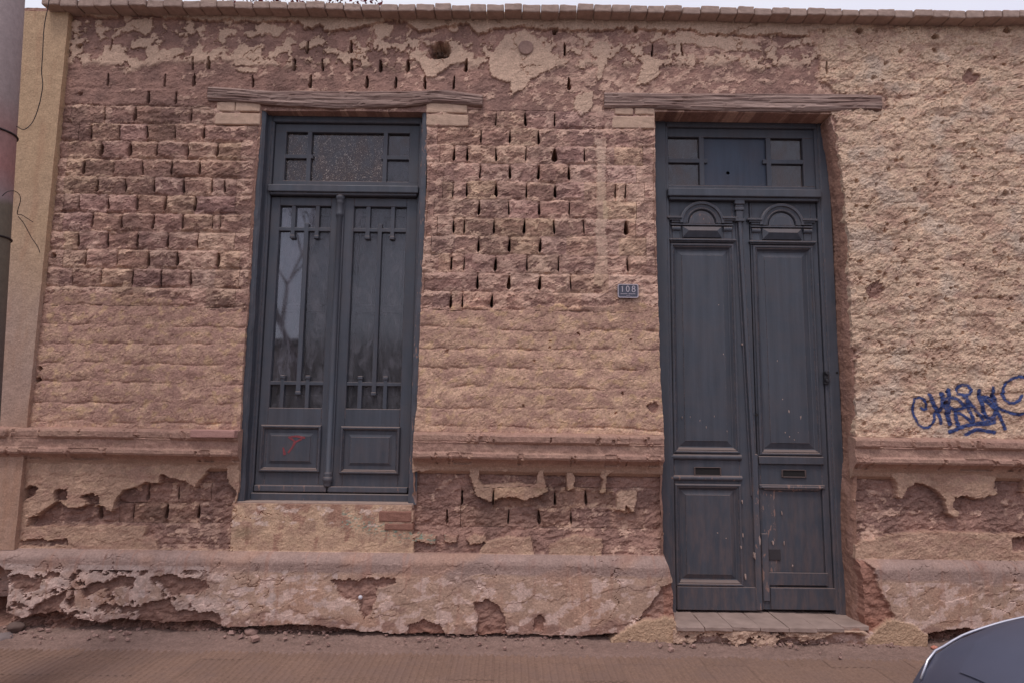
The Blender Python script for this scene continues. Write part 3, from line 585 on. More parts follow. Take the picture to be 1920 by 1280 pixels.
for (X_, Z_), (k, a, c, nx, nz, el, er) in zip(pts, metas):
    n = nx*nz; h = bH[o:o+n].reshape(nz, nx).copy(); cc = bC[o:o+n]; s_ = bS[o:o+n].reshape(nz, nx); o += n
    med = np.median(h); h = np.where(s_ > .15, med-.004, h)
    # softened arrises, each brick a little proud or sunk
    U_ = np.minimum(X_-X_[:, :1], X_[:, -1:]-X_); V_ = np.minimum(Z_-Z_[:1], Z_[-1:]-Z_)
    ar = np.clip(.9+1.3*fbm(X_.ravel()/.05, Z_.ravel()/.05, 2, 87).reshape(X_.shape), 0, 2); dl = X_-X_[:, :1]; dr = X_[:, -1:]-X_; lz_ = 1.0 if (a < -1.6 and k > -9) else .45
    h = h-.006*ar*(el*np.exp(-(dl/.008)**2)+er*np.exp(-(dr/.008)**2))+rng.uniform(-.006, .006)*lz_*sst(0, .022, np.minimum(U_, V_))
    uu = (X_-X_[:, :1])/(X_[:, -1:]-X_[:, :1]); tl = rng.normal(0, .008)*lz_; h = h+(np.clip(tl*(uu-.5), -.012*(1-0), .012)*np.where(uu < .5, float(el), float(er)))*sst(0, .015, V_)
    cen = np.array([(a+c)/2, 0, float(Z_.mean())])
    F = np.stack([X_, -h, Z_], -1).reshape(-1, 3)-cen
    ring = np.concatenate([np.arange(nx), np.arange(1, nz)*nx+nx-1, (nz-1)*nx+np.arange(nx-2, -1, -1), np.arange(nz-2, 0, -1)*nx])
    B = F[ring].copy(); B[:, 1] = .06
    V = np.concatenate([F, B]); id_ = np.arange(n).reshape(nz, nx)
    fq = np.stack([id_[:-1, :-1], id_[:-1, 1:], id_[1:, 1:], id_[1:, :-1]], -1).reshape(-1, 4)
    r2 = np.roll(ring, -1); b1 = n+np.arange(len(ring)); b2 = np.roll(b1, -1)
    fs = np.stack([r2, ring, b1, b2], -1)
    ob = mesh('brick', V, np.concatenate([fq, fs]), EARTH, wall, np.concatenate([cc, cc[ring]])*(rng.uniform(.86, 1.12)*np.array([1, rng.uniform(.97, 1.03), rng.uniform(.93, 1.05)]))[None, :]*(1+.10*fbm(X_.ravel()/.03, Z_.ravel()/.03, 3, 262)[np.concatenate([np.arange(n), ring])])[:, None])
    ob.location = cen

# wall body behind the faces, so the house has depth and the openings are closed
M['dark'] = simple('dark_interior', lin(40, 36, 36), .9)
M['mudback'] = simple('mud_back', tuple(A_MID), .95, var=.1)

# --- pale fired bricks bearing the lintels
M['fired'] = simple('limewashed_brick', tuple(PLAST*1.0), .95, 0, .1, 45, .14, .6, .006)
M['firedred'] = simple('red_brick', lin(138, 100, 88, 1.3), .95, 0, .1, 45, .18, .6, .006)
def rough_box(name, x0, x1, y0, y1, z0, z1, mat, parent, amp=.003, b=.006, seed=0):
    t = MB(); t.box(x0, x1, y0, y1, z0, z1, b, 2); bmesh.ops.subdivide_edges(t.bm, edges=[e for e in t.bm.edges if e.calc_length() > .03], cuts=3, use_grid_fill=True)
    for v in t.bm.verts:
        n = mnoise.noise_vector(v.co*28+Vector((seed*3.1, 0, 0))); n2 = mnoise.noise_vector(v.co*80)
        v.co += n*amp+n2*amp*.4
    return t.build(name, mat, parent)
def brick_px(x0, y0, x1, y1, proud=.012, mat='fired', deep=.24):
    ax, az = W(x0, y0); bx, bz = W(x1, y1); rough_box('brick', ax, bx, -proud, deep, bz, az, M[mat], wall, .003, .007, ax)
for q in [(408, 193, 441, 211), (443, 193, 488, 211), (405, 213, 488, 236), (800, 194, 876, 214), (800, 216, 878, 238), (1152, 204, 1187, 217), (1190, 204, 1227, 217), (1147, 219, 1227, 243)]: brick_px(*q)
for q in [(712, 956, 772, 977), (722, 979, 775, 993)]: brick_px(*q, proud=.020, mat='firedred')
brick_px(437, 950, 484, 970, .006, 'firedred')

# --- coping bricks
M['coping'] = simple('coping_brick', lin(154, 132, 122, 1.45), .95, 0, .1, 30, .18, .6, .006)
protos = []
x = -2.95; i = 0
zt = 3.790
while x < 7:
    w = rng.uniform(.104, .118) if x < 3.5 else .112
    h = .047; z0 = zt+.004-h+.004*math.sin(x*2.1)-.0035*(x > -99)*0
    b = rough_box('coping_brick', x+.0025, x+w-.0025, -.108+rng.uniform(-.008, .008), .16, z0+rng.uniform(-.004, .004), z0+h+rng.uniform(-.003, .005), M['coping'], wall, .0028, .007, x)
    x += w; i += 1
# bed of mud under the coping and the top of the wall behind it
t = MB(); t.box(-7, 7, -.006, .30, 3.735, 3.742, .002); t.build('coping_bed', M['mudback'], house)

# --- timber lintels
def lintel(top, bot, y0, y1, seed):
    T = np.array([W(*p, -.02) for p in top]); B = np.array([W(*p, -.02) for p in bot])
    xa, xb = T[0, 0], T[-1, 0]; n = 150; mz = 12
    X_ = np.linspace(xa, xb, n); zt_ = np.interp(X_, T[:, 0], T[:, 1]); zb_ = np.interp(X_, B[:, 0], B[:, 1])
    prof = []
    for i_ in range(mz+1): prof.append(('f', i_/mz))
    V = []; rings = []
    for i_, xx in enumerate(X_):
        ring = []
        for s in np.linspace(0, 1, mz+1):
            z_ = zb_[i_]+(zt_[i_]-zb_[i_])*s; nn = mnoise.fractal(Vector((xx*3+seed, s*9, 0)), 1, 2, 4); n3 = abs(mnoise.noise(Vector((xx*2.2+seed, s*13, 3))))
            rnd = .012*(1-min(1, 4*min(s, 1-s)*1.6)**.5)
            ring.append((xx, y0+rnd+.006*nn+.004*(n3 < .03), z_+.003*nn))
        ring.append((xx, y1, zt_[i_])); ring.append((xx, y1, zb_[i_]-.002))
        ring.insert(0, (xx, y0+.05, zb_[i_]+.003*mnoise.noise(Vector((xx*6, seed, 2)))))
        rings.append(ring)
    V = np.array(rings); m_ = V.shape[1]; ids = np.arange(n*m_).reshape(n, m_); nx1 = np.roll(ids, -1, axis=1)
    F = np.stack([ids[:-1], nx1[:-1], nx1[1:], ids[1:]], -1).reshape(-1, 4)
    ce = []
    for r_ in (ids[0], ids[-1]):
        for q in range(m_//2-1):
            ce.append([r_[q], r_[q+1], r_[m_-2-q], r_[m_-1-q]])
    return mesh('lintel', V.reshape(-1, 3), np.concatenate([F, np.array(ce)]), M['wood'], house)
a = lintel([(391, 162), (440, 165), (500, 170), (640, 171), (760, 171), (830, 168), (890, 176), (905, 178)], [(391, 188), (450, 192), (490, 195), (640, 203), (760, 200), (810, 193), (870, 196), (907, 200)], -.028, .30, 3.3); a['label'] = 'sagging split timber lintel over the window'
a = lintel([(1133, 173), (1300, 174), (1480, 175), (1600, 176), (1652, 178)], [(1133, 202), (1230, 203), (1380, 208), (1540, 209), (1600, 205), (1653, 207)], -.026, .32, 9.1); a['label'] = 'weathered timber lintel over the door'

# --- ledge moulding
def ledge(xa, xb, seed, endL, endR):
    prof = [(0, .012), (.05, .008), (.084, 0), (.090, -.010), (.088, -.040), (.078, -.050), (.070, -.056), (.069, -.062), (.070, -.100), (.074, -.106), (.084, -.112), (.086, -.130), (.078, -.142), (.060, -.150), (.036, -.168), (.018, -.190), (.006, -.215), (-.02, -.235)]
    pr = []
    for (a0, b0), (a1, b1) in zip(prof, prof[1:]):
        n = max(1, int(math.hypot(a1-a0, b1-b0)/.007))
        for q in range(n): pr.append((a0+(a1-a0)*q/n, b0+(b1-b0)*q/n))
    pr.append(prof[-1]); pr = np.array(pr); ns = len(pr)
    X_ = np.arange(xa, xb+.004, .007); nx = len(X_)
    S, XG = np.meshgrid(np.arange(ns), X_); outp = pr[S, 0]; dz = pr[S, 1]
    x = XG.ravel(); z = dz.ravel(); op = outp.ravel()
    n1 = fbm(x/.16, z/.08, 4, 50+seed); n2 = fbm(x/.04, z/.03, 4, 51+seed); n3 = fbm(x/.012, z/.012, 3, 52+seed)
    ero = sst(.08, .13, fbm(x/.22, z*0, 4, 53+seed, .6)+.15*n2)
    op2 = op*(1+.0*x)+.004*n1+.003*n2+.001*n3
    top = sst(-.052, -.046, z); op2 = op2-top*ero*.018*(op > .03)
    lowr = sst(.12, .17, fbm(x/.18, z*0, 4, 54+seed, .6)+.2*n2)*sst(-.104, -.112, z)*(op > .03); op2 = op2-.016*lowr
    z2 = Z_LEDGE+z+.003*n1+.002*n2+.006*(fbm(x/1.2, x*0, 2, 58))
    # ends rounded off
    for e, flag in ((xa, endL), (xb, endR)):
        if flag: op2 = np.where(op2 > 0, op2*(1-.25*np.exp(-((x-e)/.02)**2)), op2)
    base = np.array(alb(150, 119, 106)); c = base*(1+.15*n1+.14*n2)[:, None]
    c = c+(A_MID*1.1-c)*(sst(-.15, .3, fbm(x/.3, z/.05, 4, 55+seed))*.5)[:, None]; c = c+(SAND-c)*(sst(.2, .4, fbm(x/.12, z/.05, 4, 56+seed))*.3)[:, None]
    c = c+(SAND*.9-c)*(sst(-.15, -.19, z)*.8)[:, None]
    V = np.stack([x, -op2, z2], -1); ids = np.arange(nx*ns).reshape(nx, ns)
    F = np.stack([ids[:-1, :-1], ids[:-1, 1:], ids[1:, 1:], ids[1:, :-1]], -1).reshape(-1, 4)
    Vl = [V]; Fl = [F]; Cl = [c]; off = len(V)
    for col_, flag, sg in ((0, endL, 1), (nx-1, endR, -1)):
        if flag:
            r_ = ids[col_]; bk = V[r_].copy(); bk[:, 1] = .02; Vl.append(bk); Cl.append(c[r_]); b = off+np.arange(ns); off += ns
            f = np.stack([r_[:-1], b[:-1], b[1:], r_[1:]], -1) if sg == 1 else np.stack([r_[:-1], r_[1:], b[1:], b[:-1]], -1); Fl.append(f)
    o_ = mesh('ledge_moulding', np.concatenate(Vl), np.concatenate(Fl), EARTH, house, np.concatenate(Cl)); return o_
o_ = ledge(-7, W(443, 830, -.08)[0], 1, False, True); o_['label'] = 'moulded plaster ledge left of the window'
o_ = ledge(W(774, 830, -.07)[0], W(1246, 830, -.08)[0], 2, True, True); o_['label'] = 'moulded plaster ledge between window and door'
o_ = ledge(W(1608, 840, -.08)[0], 7, 3, True, False); o_['label'] = 'moulded plaster ledge right of the door'
# broken loose slab on the left ledge
ax, az = W(357, 806, -.095); bx, bz = W(440, 821, -.095); o_ = rough_box('ledge_fragment', ax, bx, -.102, -.03, bz+.002, az+.004, simple('ledge_slab', lin(162, 124, 116, 1.45), .95, 0, .1, 40, .1, .5, .005), house, .002, .005, 4)

# --- smooth yellow pilaster at the left
def rough_sheet(name, x0, x1, z0, z1, y, colfun, parent, step=.02, amp=.002, back=.2):
    gx = np.append(np.arange(x0, x1, step), x1); gz = np.append(np.arange(z0, z1, step), z1); A_, B_ = np.meshgrid(gx, gz); n, m_ = A_.shape
    h = amp*fbm(A_.ravel()/.15, B_.ravel()/.15, 4, 60); V = np.stack([A_.ravel(), y-h, B_.ravel()], -1); ids = np.arange(n*m_).reshape(n, m_)
    F = np.stack([ids[:-1, :-1], ids[:-1, 1:], ids[1:, 1:], ids[1:, :-1]], -1).reshape(-1, 4); c = colfun(A_.ravel(), B_.ravel())
    Vl = [V]; Fl = [F]; Cl = [c]; off = len(V)
    for e, fl in ((ids[:, 0], False), (ids[:, -1], True), (ids[0], True), (ids[-1], False)):
        b = V[e].copy(); b[:, 1] = y+back; Vl.append(b); Cl.append(c[e]); bi = off+np.arange(len(e)); off += len(e)
        Fl.append(np.stack([e[:-1], e[1:], bi[1:], bi[:-1]], -1) if not fl else np.stack([e[1:], e[:-1], bi[:-1], bi[1:]], -1))
    return mesh(name, np.concatenate(Vl), np.concatenate(Fl), EARTH, parent, np.concatenate(Cl), smooth=False)
def pilcol(x, z):
    y_ = np.array(alb(168, 140, 114)); p_ = np.array(alb(152, 128, 120)); q_ = np.array(alb(158, 122, 100))
    t = sst(2.9, 1.3, z+.5*fbm(x/.5, z/.6, 3, 61)); c = y_[None]+(p_-y_)[None]*t[:, None]*.85
    l = sst(1.6, .9, z+.3*fbm(x/.3, z/.4, 3, 62)); c = c+(q_-c)*(l*.5)[:, None]
    st = sst(.1, .5, fbm(x/.07, z/.5, 4, 63)); c = c+(np.array(alb(150, 112, 90))-c)*(st*.35)[:, None]
    return c*(1+.07*fbm(x/.03, z/.03, 4, 64))[:, None]
pil = rough_sheet('pilaster', -7, -2.825, .458, 3.752, -.042, pilcol, house, .02, .003); pil['label'] = 'smooth yellowish rendered pilaster at the end of the wall'
# plinth continues across the pilaster
tx = np.arange(-7, -2.83, .02)

# ------------------------------------------------------------------ woodwork
def wx_(px, py, Y): return W(px, py, Y)[0]
def wz_(px, py, Y): return W(px, py, Y)[1]
def slabpx(mb, x0, y0, x1, y1, Yf, Yb, b=.003, seg=1, Yref=None):
    Yr = Yf if Yref is None else Yref; ym = (y0+y1)/2
    mb.box(wx_(x0, ym, Yr), wx_(x1, ym, Yr), Yf, Yb, wz_((x0+x1)/2, y1, Yr), wz_((x0+x1)/2, y0, Yr), b, seg)
def frame_moulding(x0, x1, z0, z1, prof, mat, parent, name='panel_moulding', missing=()):
    "mitred moulding: prof = list of (inset, y)"
    bm = bmesh.new(); rings = []
    for (d, y) in prof: rings.append([bm.verts.new(p) for p in ((x0+d, y, z0+d), (x1-d, y, z0+d), (x1-d, y, z1-d), (x0+d, y, z1-d))])
    for a, b in zip(rings, rings[1:]):
        for q in range(4):
            if q in missing: continue
            bm.faces.new((a[q], a[(q+1) % 4], b[(q+1) % 4], b[q]))
    bmesh.ops.delete(bm, geom=[v for v in bm.verts if not v.link_faces], context='VERTS'); bmesh.ops.recalc_face_normals(bm, faces=bm.faces)
    me = bpy.data.meshes.new(name); bm.to_mesh(me); bm.free(); me.materials.append(mat); o_ = link(name, me, parent)
    if me.polygons and me.polygons[0].normal.y > 0: me.flip_normals()
    return o_
def raised_field(x0, x1, z0, z1, y_edge, y_top, bev, mat, parent, name='raised_panel'):
    bm = bmesh.new(); rs = []
    for d, y in ((0, y_edge), (bev, y_top+.001), (bev+.001, y_top-.003), (bev+.004, y_top-.003)):
        rs.append([bm.verts.new(p) for p in ((x0+d, y, z0+d), (x1-d, y, z0+d), (x1-d, y, z1-d), (x0+d, y, z1-d))])
    for a, b in zip(rs, rs[1:]):
        for q in range(4): bm.faces.new((a[q], a[(q+1) % 4], b[(q+1) % 4], b[q]))
    bm.faces.new(rs[-1])
    me = bpy.data.meshes.new(name); bm.to_mesh(me); bm.free(); me.materials.append(mat); return link(name, me, parent)

# ---------------- window
YW = .075
wf = MB()
Xl, Xr = -1.60, -.545
iL = wx_(505, 400, YW); iR = wx_(782, 400, YW)      # inner edge of the jambs
zb = wz_(610, 940, YW); zt_ = wz_(640, 212, YW); zT0, zT1 = wz_(640, 367, YW), wz_(640, 350, YW); zi = wz_(640, 231, YW)
wf.box(Xl-.01, iL-.014, YW-.012, YW+.12, zb, zt_+.02, .006); wf.box(iL-.022, iL, YW-.002, YW+.12, zb+.001, zt_+.01, .004)
wf.box(iR+.018, Xr+.012, YW-.012, YW+.12, zb, zt_+.02, .006); wf.box(iR, iR+.026, YW-.002, YW+.12, zb+.001, zt_+.01, .004)
wf.box(iL-.012, iR+.012, YW-.006, YW+.12, zi, zt_+.018, .005); wf.box(iL-.012, iR+.012, YW-.008, YW+.12, zb+.002, wz_(614, 924, YW), .005)
window = wf.build('window', M['paint'], house); window['label'] = 'tall narrow grey casement window with transom and slender glazing bars'
t = MB(); t.box(iL-.008, iR+.008, YW-.030, YW+.03, zT0+.012, zT1, .006, 2); t.box(iL+.002, iR-.002, YW-.018, YW+.03, zT0-.004, zT0+.014, .005); t.build('transom_bar', M['paint'], window)
t = MB(); slabpx(t, 439, 940, 776, 949, .0, .20, .003, 1, .02); o_ = t.build('sill', simple('window_sill', lin(150, 128, 118, 1.35), .8, 0, .2, 30, .15), window)
# worn architrave strips close both sides of the opening
n = 90
for xa_s, xb_s, side_, mt_ in ((-1.608, -1.566, 'l', 'paint'), (-.582, -.545, 'r', 'worn')):
    bm = bmesh.new(); rows_ = []
    for i_ in range(n+1):
        zz_ = zb+(zt_+.01-zb)*i_/n; q = .004*mnoise.noise(Vector((zz_*9, xa_s*7, 0)))+.002*mnoise.noise(Vector((zz_*40, xa_s*7, 0))); f_ = .004*mnoise.noise(Vector((zz_*14, 5, xa_s)))
        dx_ = .010*(1-i_/n) if side_ == 'l' else -.014*(1-i_/n)
        if side_ == 'l': pr_ = [(xa_s+dx_, .006+f_), (xb_s-.012+dx_, .006+f_), (xb_s+q+dx_, .018), (xb_s+q+dx_, YW)]
        else: pr_ = [(xa_s+q+dx_, YW), (xa_s+q+dx_, .016), (xa_s+.010+dx_, .006+f_), (xb_s, .006+f_)]
        rows_.append([bm.verts.new((x_, y_, zz_)) for x_, y_ in pr_])
    for a_, b_ in zip(rows_, rows_[1:]):
        for q_ in range(3): bm.faces.new((a_[q_], a_[q_+1], b_[q_+1], b_[q_]))
    me = bpy.data.meshes.new('architrave_strip'); bm.to_mesh(me); bm.free(); me.materials.append(M[mt_]); link('architrave_strip', me, window)
# transom sash
YS = YW+.018
def sashpx(mb, x0, y0, x1, y1, dy=0, b=.003): slabpx(mb, x0, y0, x1, y1, YS+dy, YS+.035, b, 1, YS)
t = MB(); xs0 = iL+.001; xs1 = iR-.001
def hz(mb, xa, xb, ya, yb, Yf, Yb, b=.003): mb.box(xa, xb, Yf, Yb, wz_(640, yb, YS), wz_(640, ya, YS), b)
hz(t, xs0, xs1, 234, 249, YS, YS+.035); hz(t, xs0, xs1, 340, 349.5, YS, YS+.035)
x536 = wx_(535, 290, YS); x768 = wx_(767, 290, YS)
t.box(xs0, x536, YS, YS+.035, wz_(640, 342, YS), wz_(640, 247, YS), .003); t.box(x768, xs1, YS, YS+.035, wz_(640, 342, YS), wz_(640, 247, YS), .003)
t.build('sash', M['paint_h'], window)
m1a, m1b = wx_(575, 290, YS), wx_(583, 290, YS); m2a, m2b = wx_(718, 290, YS), wx_(726, 290, YS)
zlo, zhi = wz_(640, 342, YS), wz_(640, 247, YS); zma, zmb = wz_(640, 298, YS), wz_(640, 290.5, YS)
def barpiece(x0_, x1_, y0_, y1_, z0_, z1_, parent):
    t = MB(); t.box(x0_, x1_, y0_, y1_, z0_, z1_, .003, 2); t.build('glazing_bar', M['paint_h'], parent)
barpiece(m1a, m1b, YS+.001, YS+.03, zlo, zhi, window); barpiece(m2a, m2b, YS+.001, YS+.03, zlo, zhi, window)
barpiece(x536-.002, m1b+.012, YS+.003, YS+.028, zma, zmb, window); barpiece(m2a-.012, x768+.002, YS+.003, YS+.028, zma, zmb, window)
def pane(xa, xb, za, zb_, y, mat, parent):
    return mesh('pane', [(xa, y, za), (xb, y, za), (xb, y, zb_), (xa, y, zb_)], [[0, 1, 2, 3]], mat, parent)
YG = YS+.024
for xa, xb, za, zc, mt in ((x536, m1a, zma, zhi, 'glass_dusty'), (x536, m1a, zlo, zma, 'glass_dusty'), (m1b, m2a, zlo, zhi, 'glass_dusty'), (m2b, x768, zma, zhi, 'glass_transom'), (m2b, x768, zlo, zma, 'glass')):
    pane(xa, xb, za, zc, YG, M[mt], window)
# casement leaves, in the same way for both; coordinates of the right leaf given separately
def leafbox(mb, x0, y0, x1, y1, yf, yb, b=.003): mb.box(wx_(x0, (y0+y1)/2, YS), wx_(x1, (y0+y1)/2, YS), yf, yb, wz_(630, y1, YS), wz_(630, y0, YS), b)
XC0 = wx_(619, 640, YS); XC1 = wx_(636, 640, YS)
def X_of(px, py): return wx_(px, py, YS)
zl_top, zl_bot = wz_(640, 371, YS), wz_(614, 912, YS)
Z = lambda y: wz_(630, y, YS)
leaves = [  # outer x, inner x, glass left, glass right, tall muntin (a,b), top muntins, bottom muntins
 dict(o=(xs0, (XC0+XC1)/2), gx=(X_of(513, 600), X_of(611, 600)), tm=(X_of(563, 560), X_of(571.5, 560)), top=((546, 553.5, 405), (591, 598.5, 405)), bot=((523.5, 531, 745), (571, 578.5, 745)), pan=(488, 602), inn=(508, 578), mid=(797, 885)),
 dict(o=((XC0+XC1)/2, xs1), gx=(X_of(655, 600), X_of(755.5, 600)), tm=(X_of(703, 560), X_of(711, 560)), top=((686, 694, 405), (732.5, 740, 405)), bot=((669.5, 677.5, 745), (717.5, 725, 745)), pan=(638, 750), inn=(658, 728), mid=(798, 887))]
for li, L in enumerate(leaves):
    t = MB(); g0, g1 = L['gx']
    zg1, zg0 = Z(387), Z(765)
    t.box(L['o'][0], g0, YS, YS+.036, zl_bot, zl_top, .004); t.box(g1, L['o'][1], YS, YS+.036, zl_bot, zl_top, .004)
    t.box(g0-.001, g1+.001, YS+.0005, YS+.036, zg1, zl_top-.0005, .003); t.box(g0-.001, g1+.001, YS+.0005, YS+.036, zl_bot+.0005, zg0, .003)
    leaf = t.build('casement_leaf', M['paint_h'], window)
    zh1a, zh1b = Z(434), Z(427); zh2a, zh2b = Z(722), Z(715)
    yb0, yb1 = YS+.004, YS+.030
    barpiece(g0-.001, g1+.001, yb0, yb1, zh1a, zh1b, window); barpiece(g0-.001, g1+.001, yb0, yb1, zh2a, zh2b, window)
    def nub(xa, xb, z_, parent):
        t = MB(); t.box(xa-.003, xb+.003, yb0-.006, yb1-.01, z_-.011, z_+.011, .004); t.build('bar_knob', M['paint_h'], parent)
    for (a0, b0, yy) in L['top']: barpiece(X_of(a0, yy), X_of(b0, yy), yb0-.001, yb1, Z(446), zg1+.001, window); nub(X_of(a0, yy), X_of(b0, yy), Z(445), window)
    for (a0, b0, yy) in L['bot']: barpiece(X_of(a0, yy), X_of(b0, yy), yb0-.001, yb1, zg0-.001, Z(706), window); nub(X_of(a0, yy), X_of(b0, yy), Z(707), window)
    barpiece(L['tm'][0], L['tm'][1], yb0-.0015, yb1, Z(738), Z(419), window); nub(L['tm'][0], L['tm'][1], Z(737), window)
    tx_ = [X_of(a0, yy) for a0, b0, yy in L['top']]; tb_ = [X_of(b0, yy) for a0, b0, yy in L['top']]
    ex = [g0, tb_[0], tb_[1]]; fx = [tx_[0], tx_[1], g1]
    for qi, (a0, b0) in enumerate(zip(ex, fx)): pane(a0, b0, zh1b, zg1, YG, M['glass_sky' if li == 0 and qi < 2 else 'glass'], window)
    pane(g0, L['tm'][0], zh2b, zh1a, YG, M['glass_sky' if li == 0 else 'glass'], window); pane(L['tm'][1], g1, zh2b, zh1a, YG, M['glass'], window)
    bx_ = [X_of(a0, yy) for a0, b0, yy in L['bot']]; bb_ = [X_of(b0, yy) for a0, b0, yy in L['bot']]
    for a0, b0 in zip([g0, bb_[0], bb_[1]], [bx_[0], bx_[1], g1]): pane(a0, b0, zg0, zh2a, YG, M['glass'], window)
    px0, px1 = X_of(L['pan'][0], 841), X_of(L['pan'][1], 841); pz0, pz1 = Z(L['mid'][1]), Z(L['mid'][0])
    frame_moulding(px0, px1, pz0, pz1, [(0, YS), (.001, YS-.012), (.006, YS-.018), (.013, YS-.018), (.018, YS-.010), (.020, YS-.012), (.024, YS-.004), (.028, YS+.004), (.034, YS+.006)], M['paint_h'], window)
    raised_field(px0+.026, px1-.026, pz0+.026, pz1-.026, YS+.008, YS-.006, .038, M['paint_h'], window)
    # inner shutter seen through the glass
    t = MB(); ys = YS+.075; sx0, sx1 = g0-.05, g1+.05
    t.box(sx0, sx1, ys+.006, ys+.02, Z(775), Z(378), .001)
    for za, zc in ((Z(775), Z(740)), (Z(583), Z(568)), (Z(400), Z(378))): t.box(sx0, sx1, ys-.016, ys+.008, za, zc, .004)
    for xa in (sx0, (g0+g1)/2-.022, sx1-.075): t.box(xa, xa+(.044 if abs(xa-(g0+g1)/2+.022) < .001 else .075), ys-.0155, ys+.008, Z(775), Z(378), .004)
    t.build('inner_shutter', M['shutter'], window)
# board behind the transom and closing the room
t = MB(); t.box(iL, iR, YS+.13, YS+.14, zT0, zi, 0); t.build('inner_board', simple('inner_board', lin(92, 70, 62, 1.0), .9, var=.2, nscale=8), window)
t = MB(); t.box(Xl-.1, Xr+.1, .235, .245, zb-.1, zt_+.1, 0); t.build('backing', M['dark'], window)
# central turned mullion
def turned(xc, z0, z1, yc, spec, mat, parent, name, tilt=0):
    "spec: list of (fraction or abs z, radius)"
    t = MB(); n = 14; rings = []
    for z_, r_ in spec: rings.append([t.bm.verts.new((xc+r_*math.cos(2*math.pi*q/n)+tilt*(z_-z0), yc+r_*math.sin(2*math.pi*q/n)*1.0, z_)) for q in range(n)])
    for a, b in zip(rings, rings[1:]):
        for q in range(n):
            f = t.bm.faces.new((a[q], a[(q+1) % n], b[(q+1) % n], b[q])); f.smooth = True
    t.bm.faces.new(rings[0]); t.bm.faces.new(rings[-1]); return t.build(name, mat, parent)
xc = (XC0+XC1)/2
t = MB(); t.box(xc-.026, xc+.026, YS-.012, YS+.004, zl_bot+.03, zl_top, .005, 2); t.build('meeting_stile', M['paint_h'], window)
zA = Z(369)
turned(xc, 0, 0, YS-.014, [(Z(911), .020), (Z(908), .023), (Z(903), .022), (Z(901), .027), (Z(897), .030), (Z(893), .026), (Z(892), .020), (Z(888), .027), (Z(885), .022), (Z(883), .017), (Z(410), .0165), (Z(408), .020), (Z(405), .026), (Z(402), .024), (Z(399), .020), (Z(384), .0205), (Z(381), .026), (Z(379), .022), (Z(377), .025), (Z(374), .029), (Z(371), .029), (Z(369), .024)], M['paint_h'], window, 'mullion_column')
t = MB(); t.box(xs0+.005, xc-.003, YS-.026, YS+.004, wz_(540, 921, YS-.02), wz_(540, 909, YS-.02), .006, 2); t.box(xc+.003, xs1-.005, YS-.026, YS+.004, wz_(690, 923, YS-.02), wz_(690, 912, YS-.02), .006, 2); t.build('weather_board', M['worn'], window)
# red paint smear on the left lower panel: a thin flat stroke of paint
M['redpaint'] = simple('red_spray', lin(132, 62, 68, 1.2), .6, var=.25, nscale=60, bmp=0)
def ribbon(name, strokes, y, width, mat, parent, conv):
    t = MB()
    for st in strokes:
        p = [Vector((*conv(*q),)) for q in st]
        pts2 = []
        for a, b in zip(p, p[1:]):
            for s in range(4): pts2.append(a+(b-a)*s/4)
        pts2.append(p[-1]); A = []; B = []
        for i_, q in enumerate(pts2):
            d = (pts2[min(i_+1, len(pts2)-1)]-pts2[max(0, i_-1)]).normalized(); nn = Vector((-d.y, d.x)); w = width*(.75+.4*mnoise.noise(Vector((q.x*60, q.y*60, 0))))/2
            A.append((q.x+nn.x*w, y, q.y+nn.y*w)); B.append((q.x-nn.x*w, y, q.y-nn.y*w))
        t.quadstrip(A, B)
    return t.build(name, mat, parent)
ribbon('paint_mark', [[(545, 818), (556, 817), (572, 820)], [(566, 822), (553, 828), (548, 838), (540, 848)], [(541, 818), (552, 826)], [(531, 838), (534, 852)]], YS-.0105, .016, M['redpaint'], window, lambda a, b: W(a, b, YS-.01))

# ---------------- door
YD = .125
def DX(px, py): return wx_(px, py, YD)
def DZ(py, px=1400): return wz_(px, py, YD)
dXl, dXr = .868, 2.012
jL = DX(1260, 650); jR = DX(1546, 650)
z0 = .118; zt = DZ(214); ztr0, ztr1 = DZ(377), DZ(357); zhead = DZ(240)
t = MB()
t.box(dXl, jL-.016, YD-.004, YD+.12, z0-.01, zt+.03, .006); t.box(jL-.024, jL, YD+.006, YD+.12, z0-.01, zt+.02, .005)
t.box(jR+.020, dXr+.01, YD-.004, YD+.12, z0-.01, zt+.03, .006); t.box(jR, jR+.028, YD+.006, YD+.12, z0-.01, zt+.02, .005)
t.box(jL-.014, jR+.014, YD+.000, YD+.12, zhead, zt+.028, .005)
door = t.build('door', M['paint'], house); door['label'] = 'tall grey double leaf timber door with arched carved tops and a transom light'
t = MB(); t.box(jL-.014, jR+.014, YD-.030, YD+.04, ztr0+.018, ztr1, .006, 2); t.box(jL-.002, jR+.002, YD-.014, YD+.04, ztr0-.002, ztr0+.02, .006, 2); t.build('transom_bar', M['paint'], door)
YL = YD+.022
t = MB(); zg1, zg0 = DZ(256), DZ(346.5); xg0, xg1 = DX(1254, 300), DX(1509, 300)
t.box(jL-.01, jR+.01, YL, YL+.035, zg1, zhead+.004, .003); t.box(jL-.01, jR+.01, YL, YL+.035, ztr1-.004, zg0, .003)
t.box(jL-.01, xg0, YL+.0004, YL+.035, zg0-.001, zg1+.001, .003); t.box(xg1, jR+.01, YL+.0004, YL+.035, zg0-.001, zg1+.001, .003); t.build('sash', M['paint_h'], door)
a0, a1 = DX(1313.5, 300), DX(1322.5, 300); b0, b1 = DX(1440, 300), DX(1449, 300); zm0, zm1 = DZ(304), DZ(296)
barpiece(a0, a1, YL+.001, YL+.03, zg0-.001, zg1+.001, door); barpiece(b0, b1, YL+.001, YL+.03, zg0-.001, zg1+.001, door)
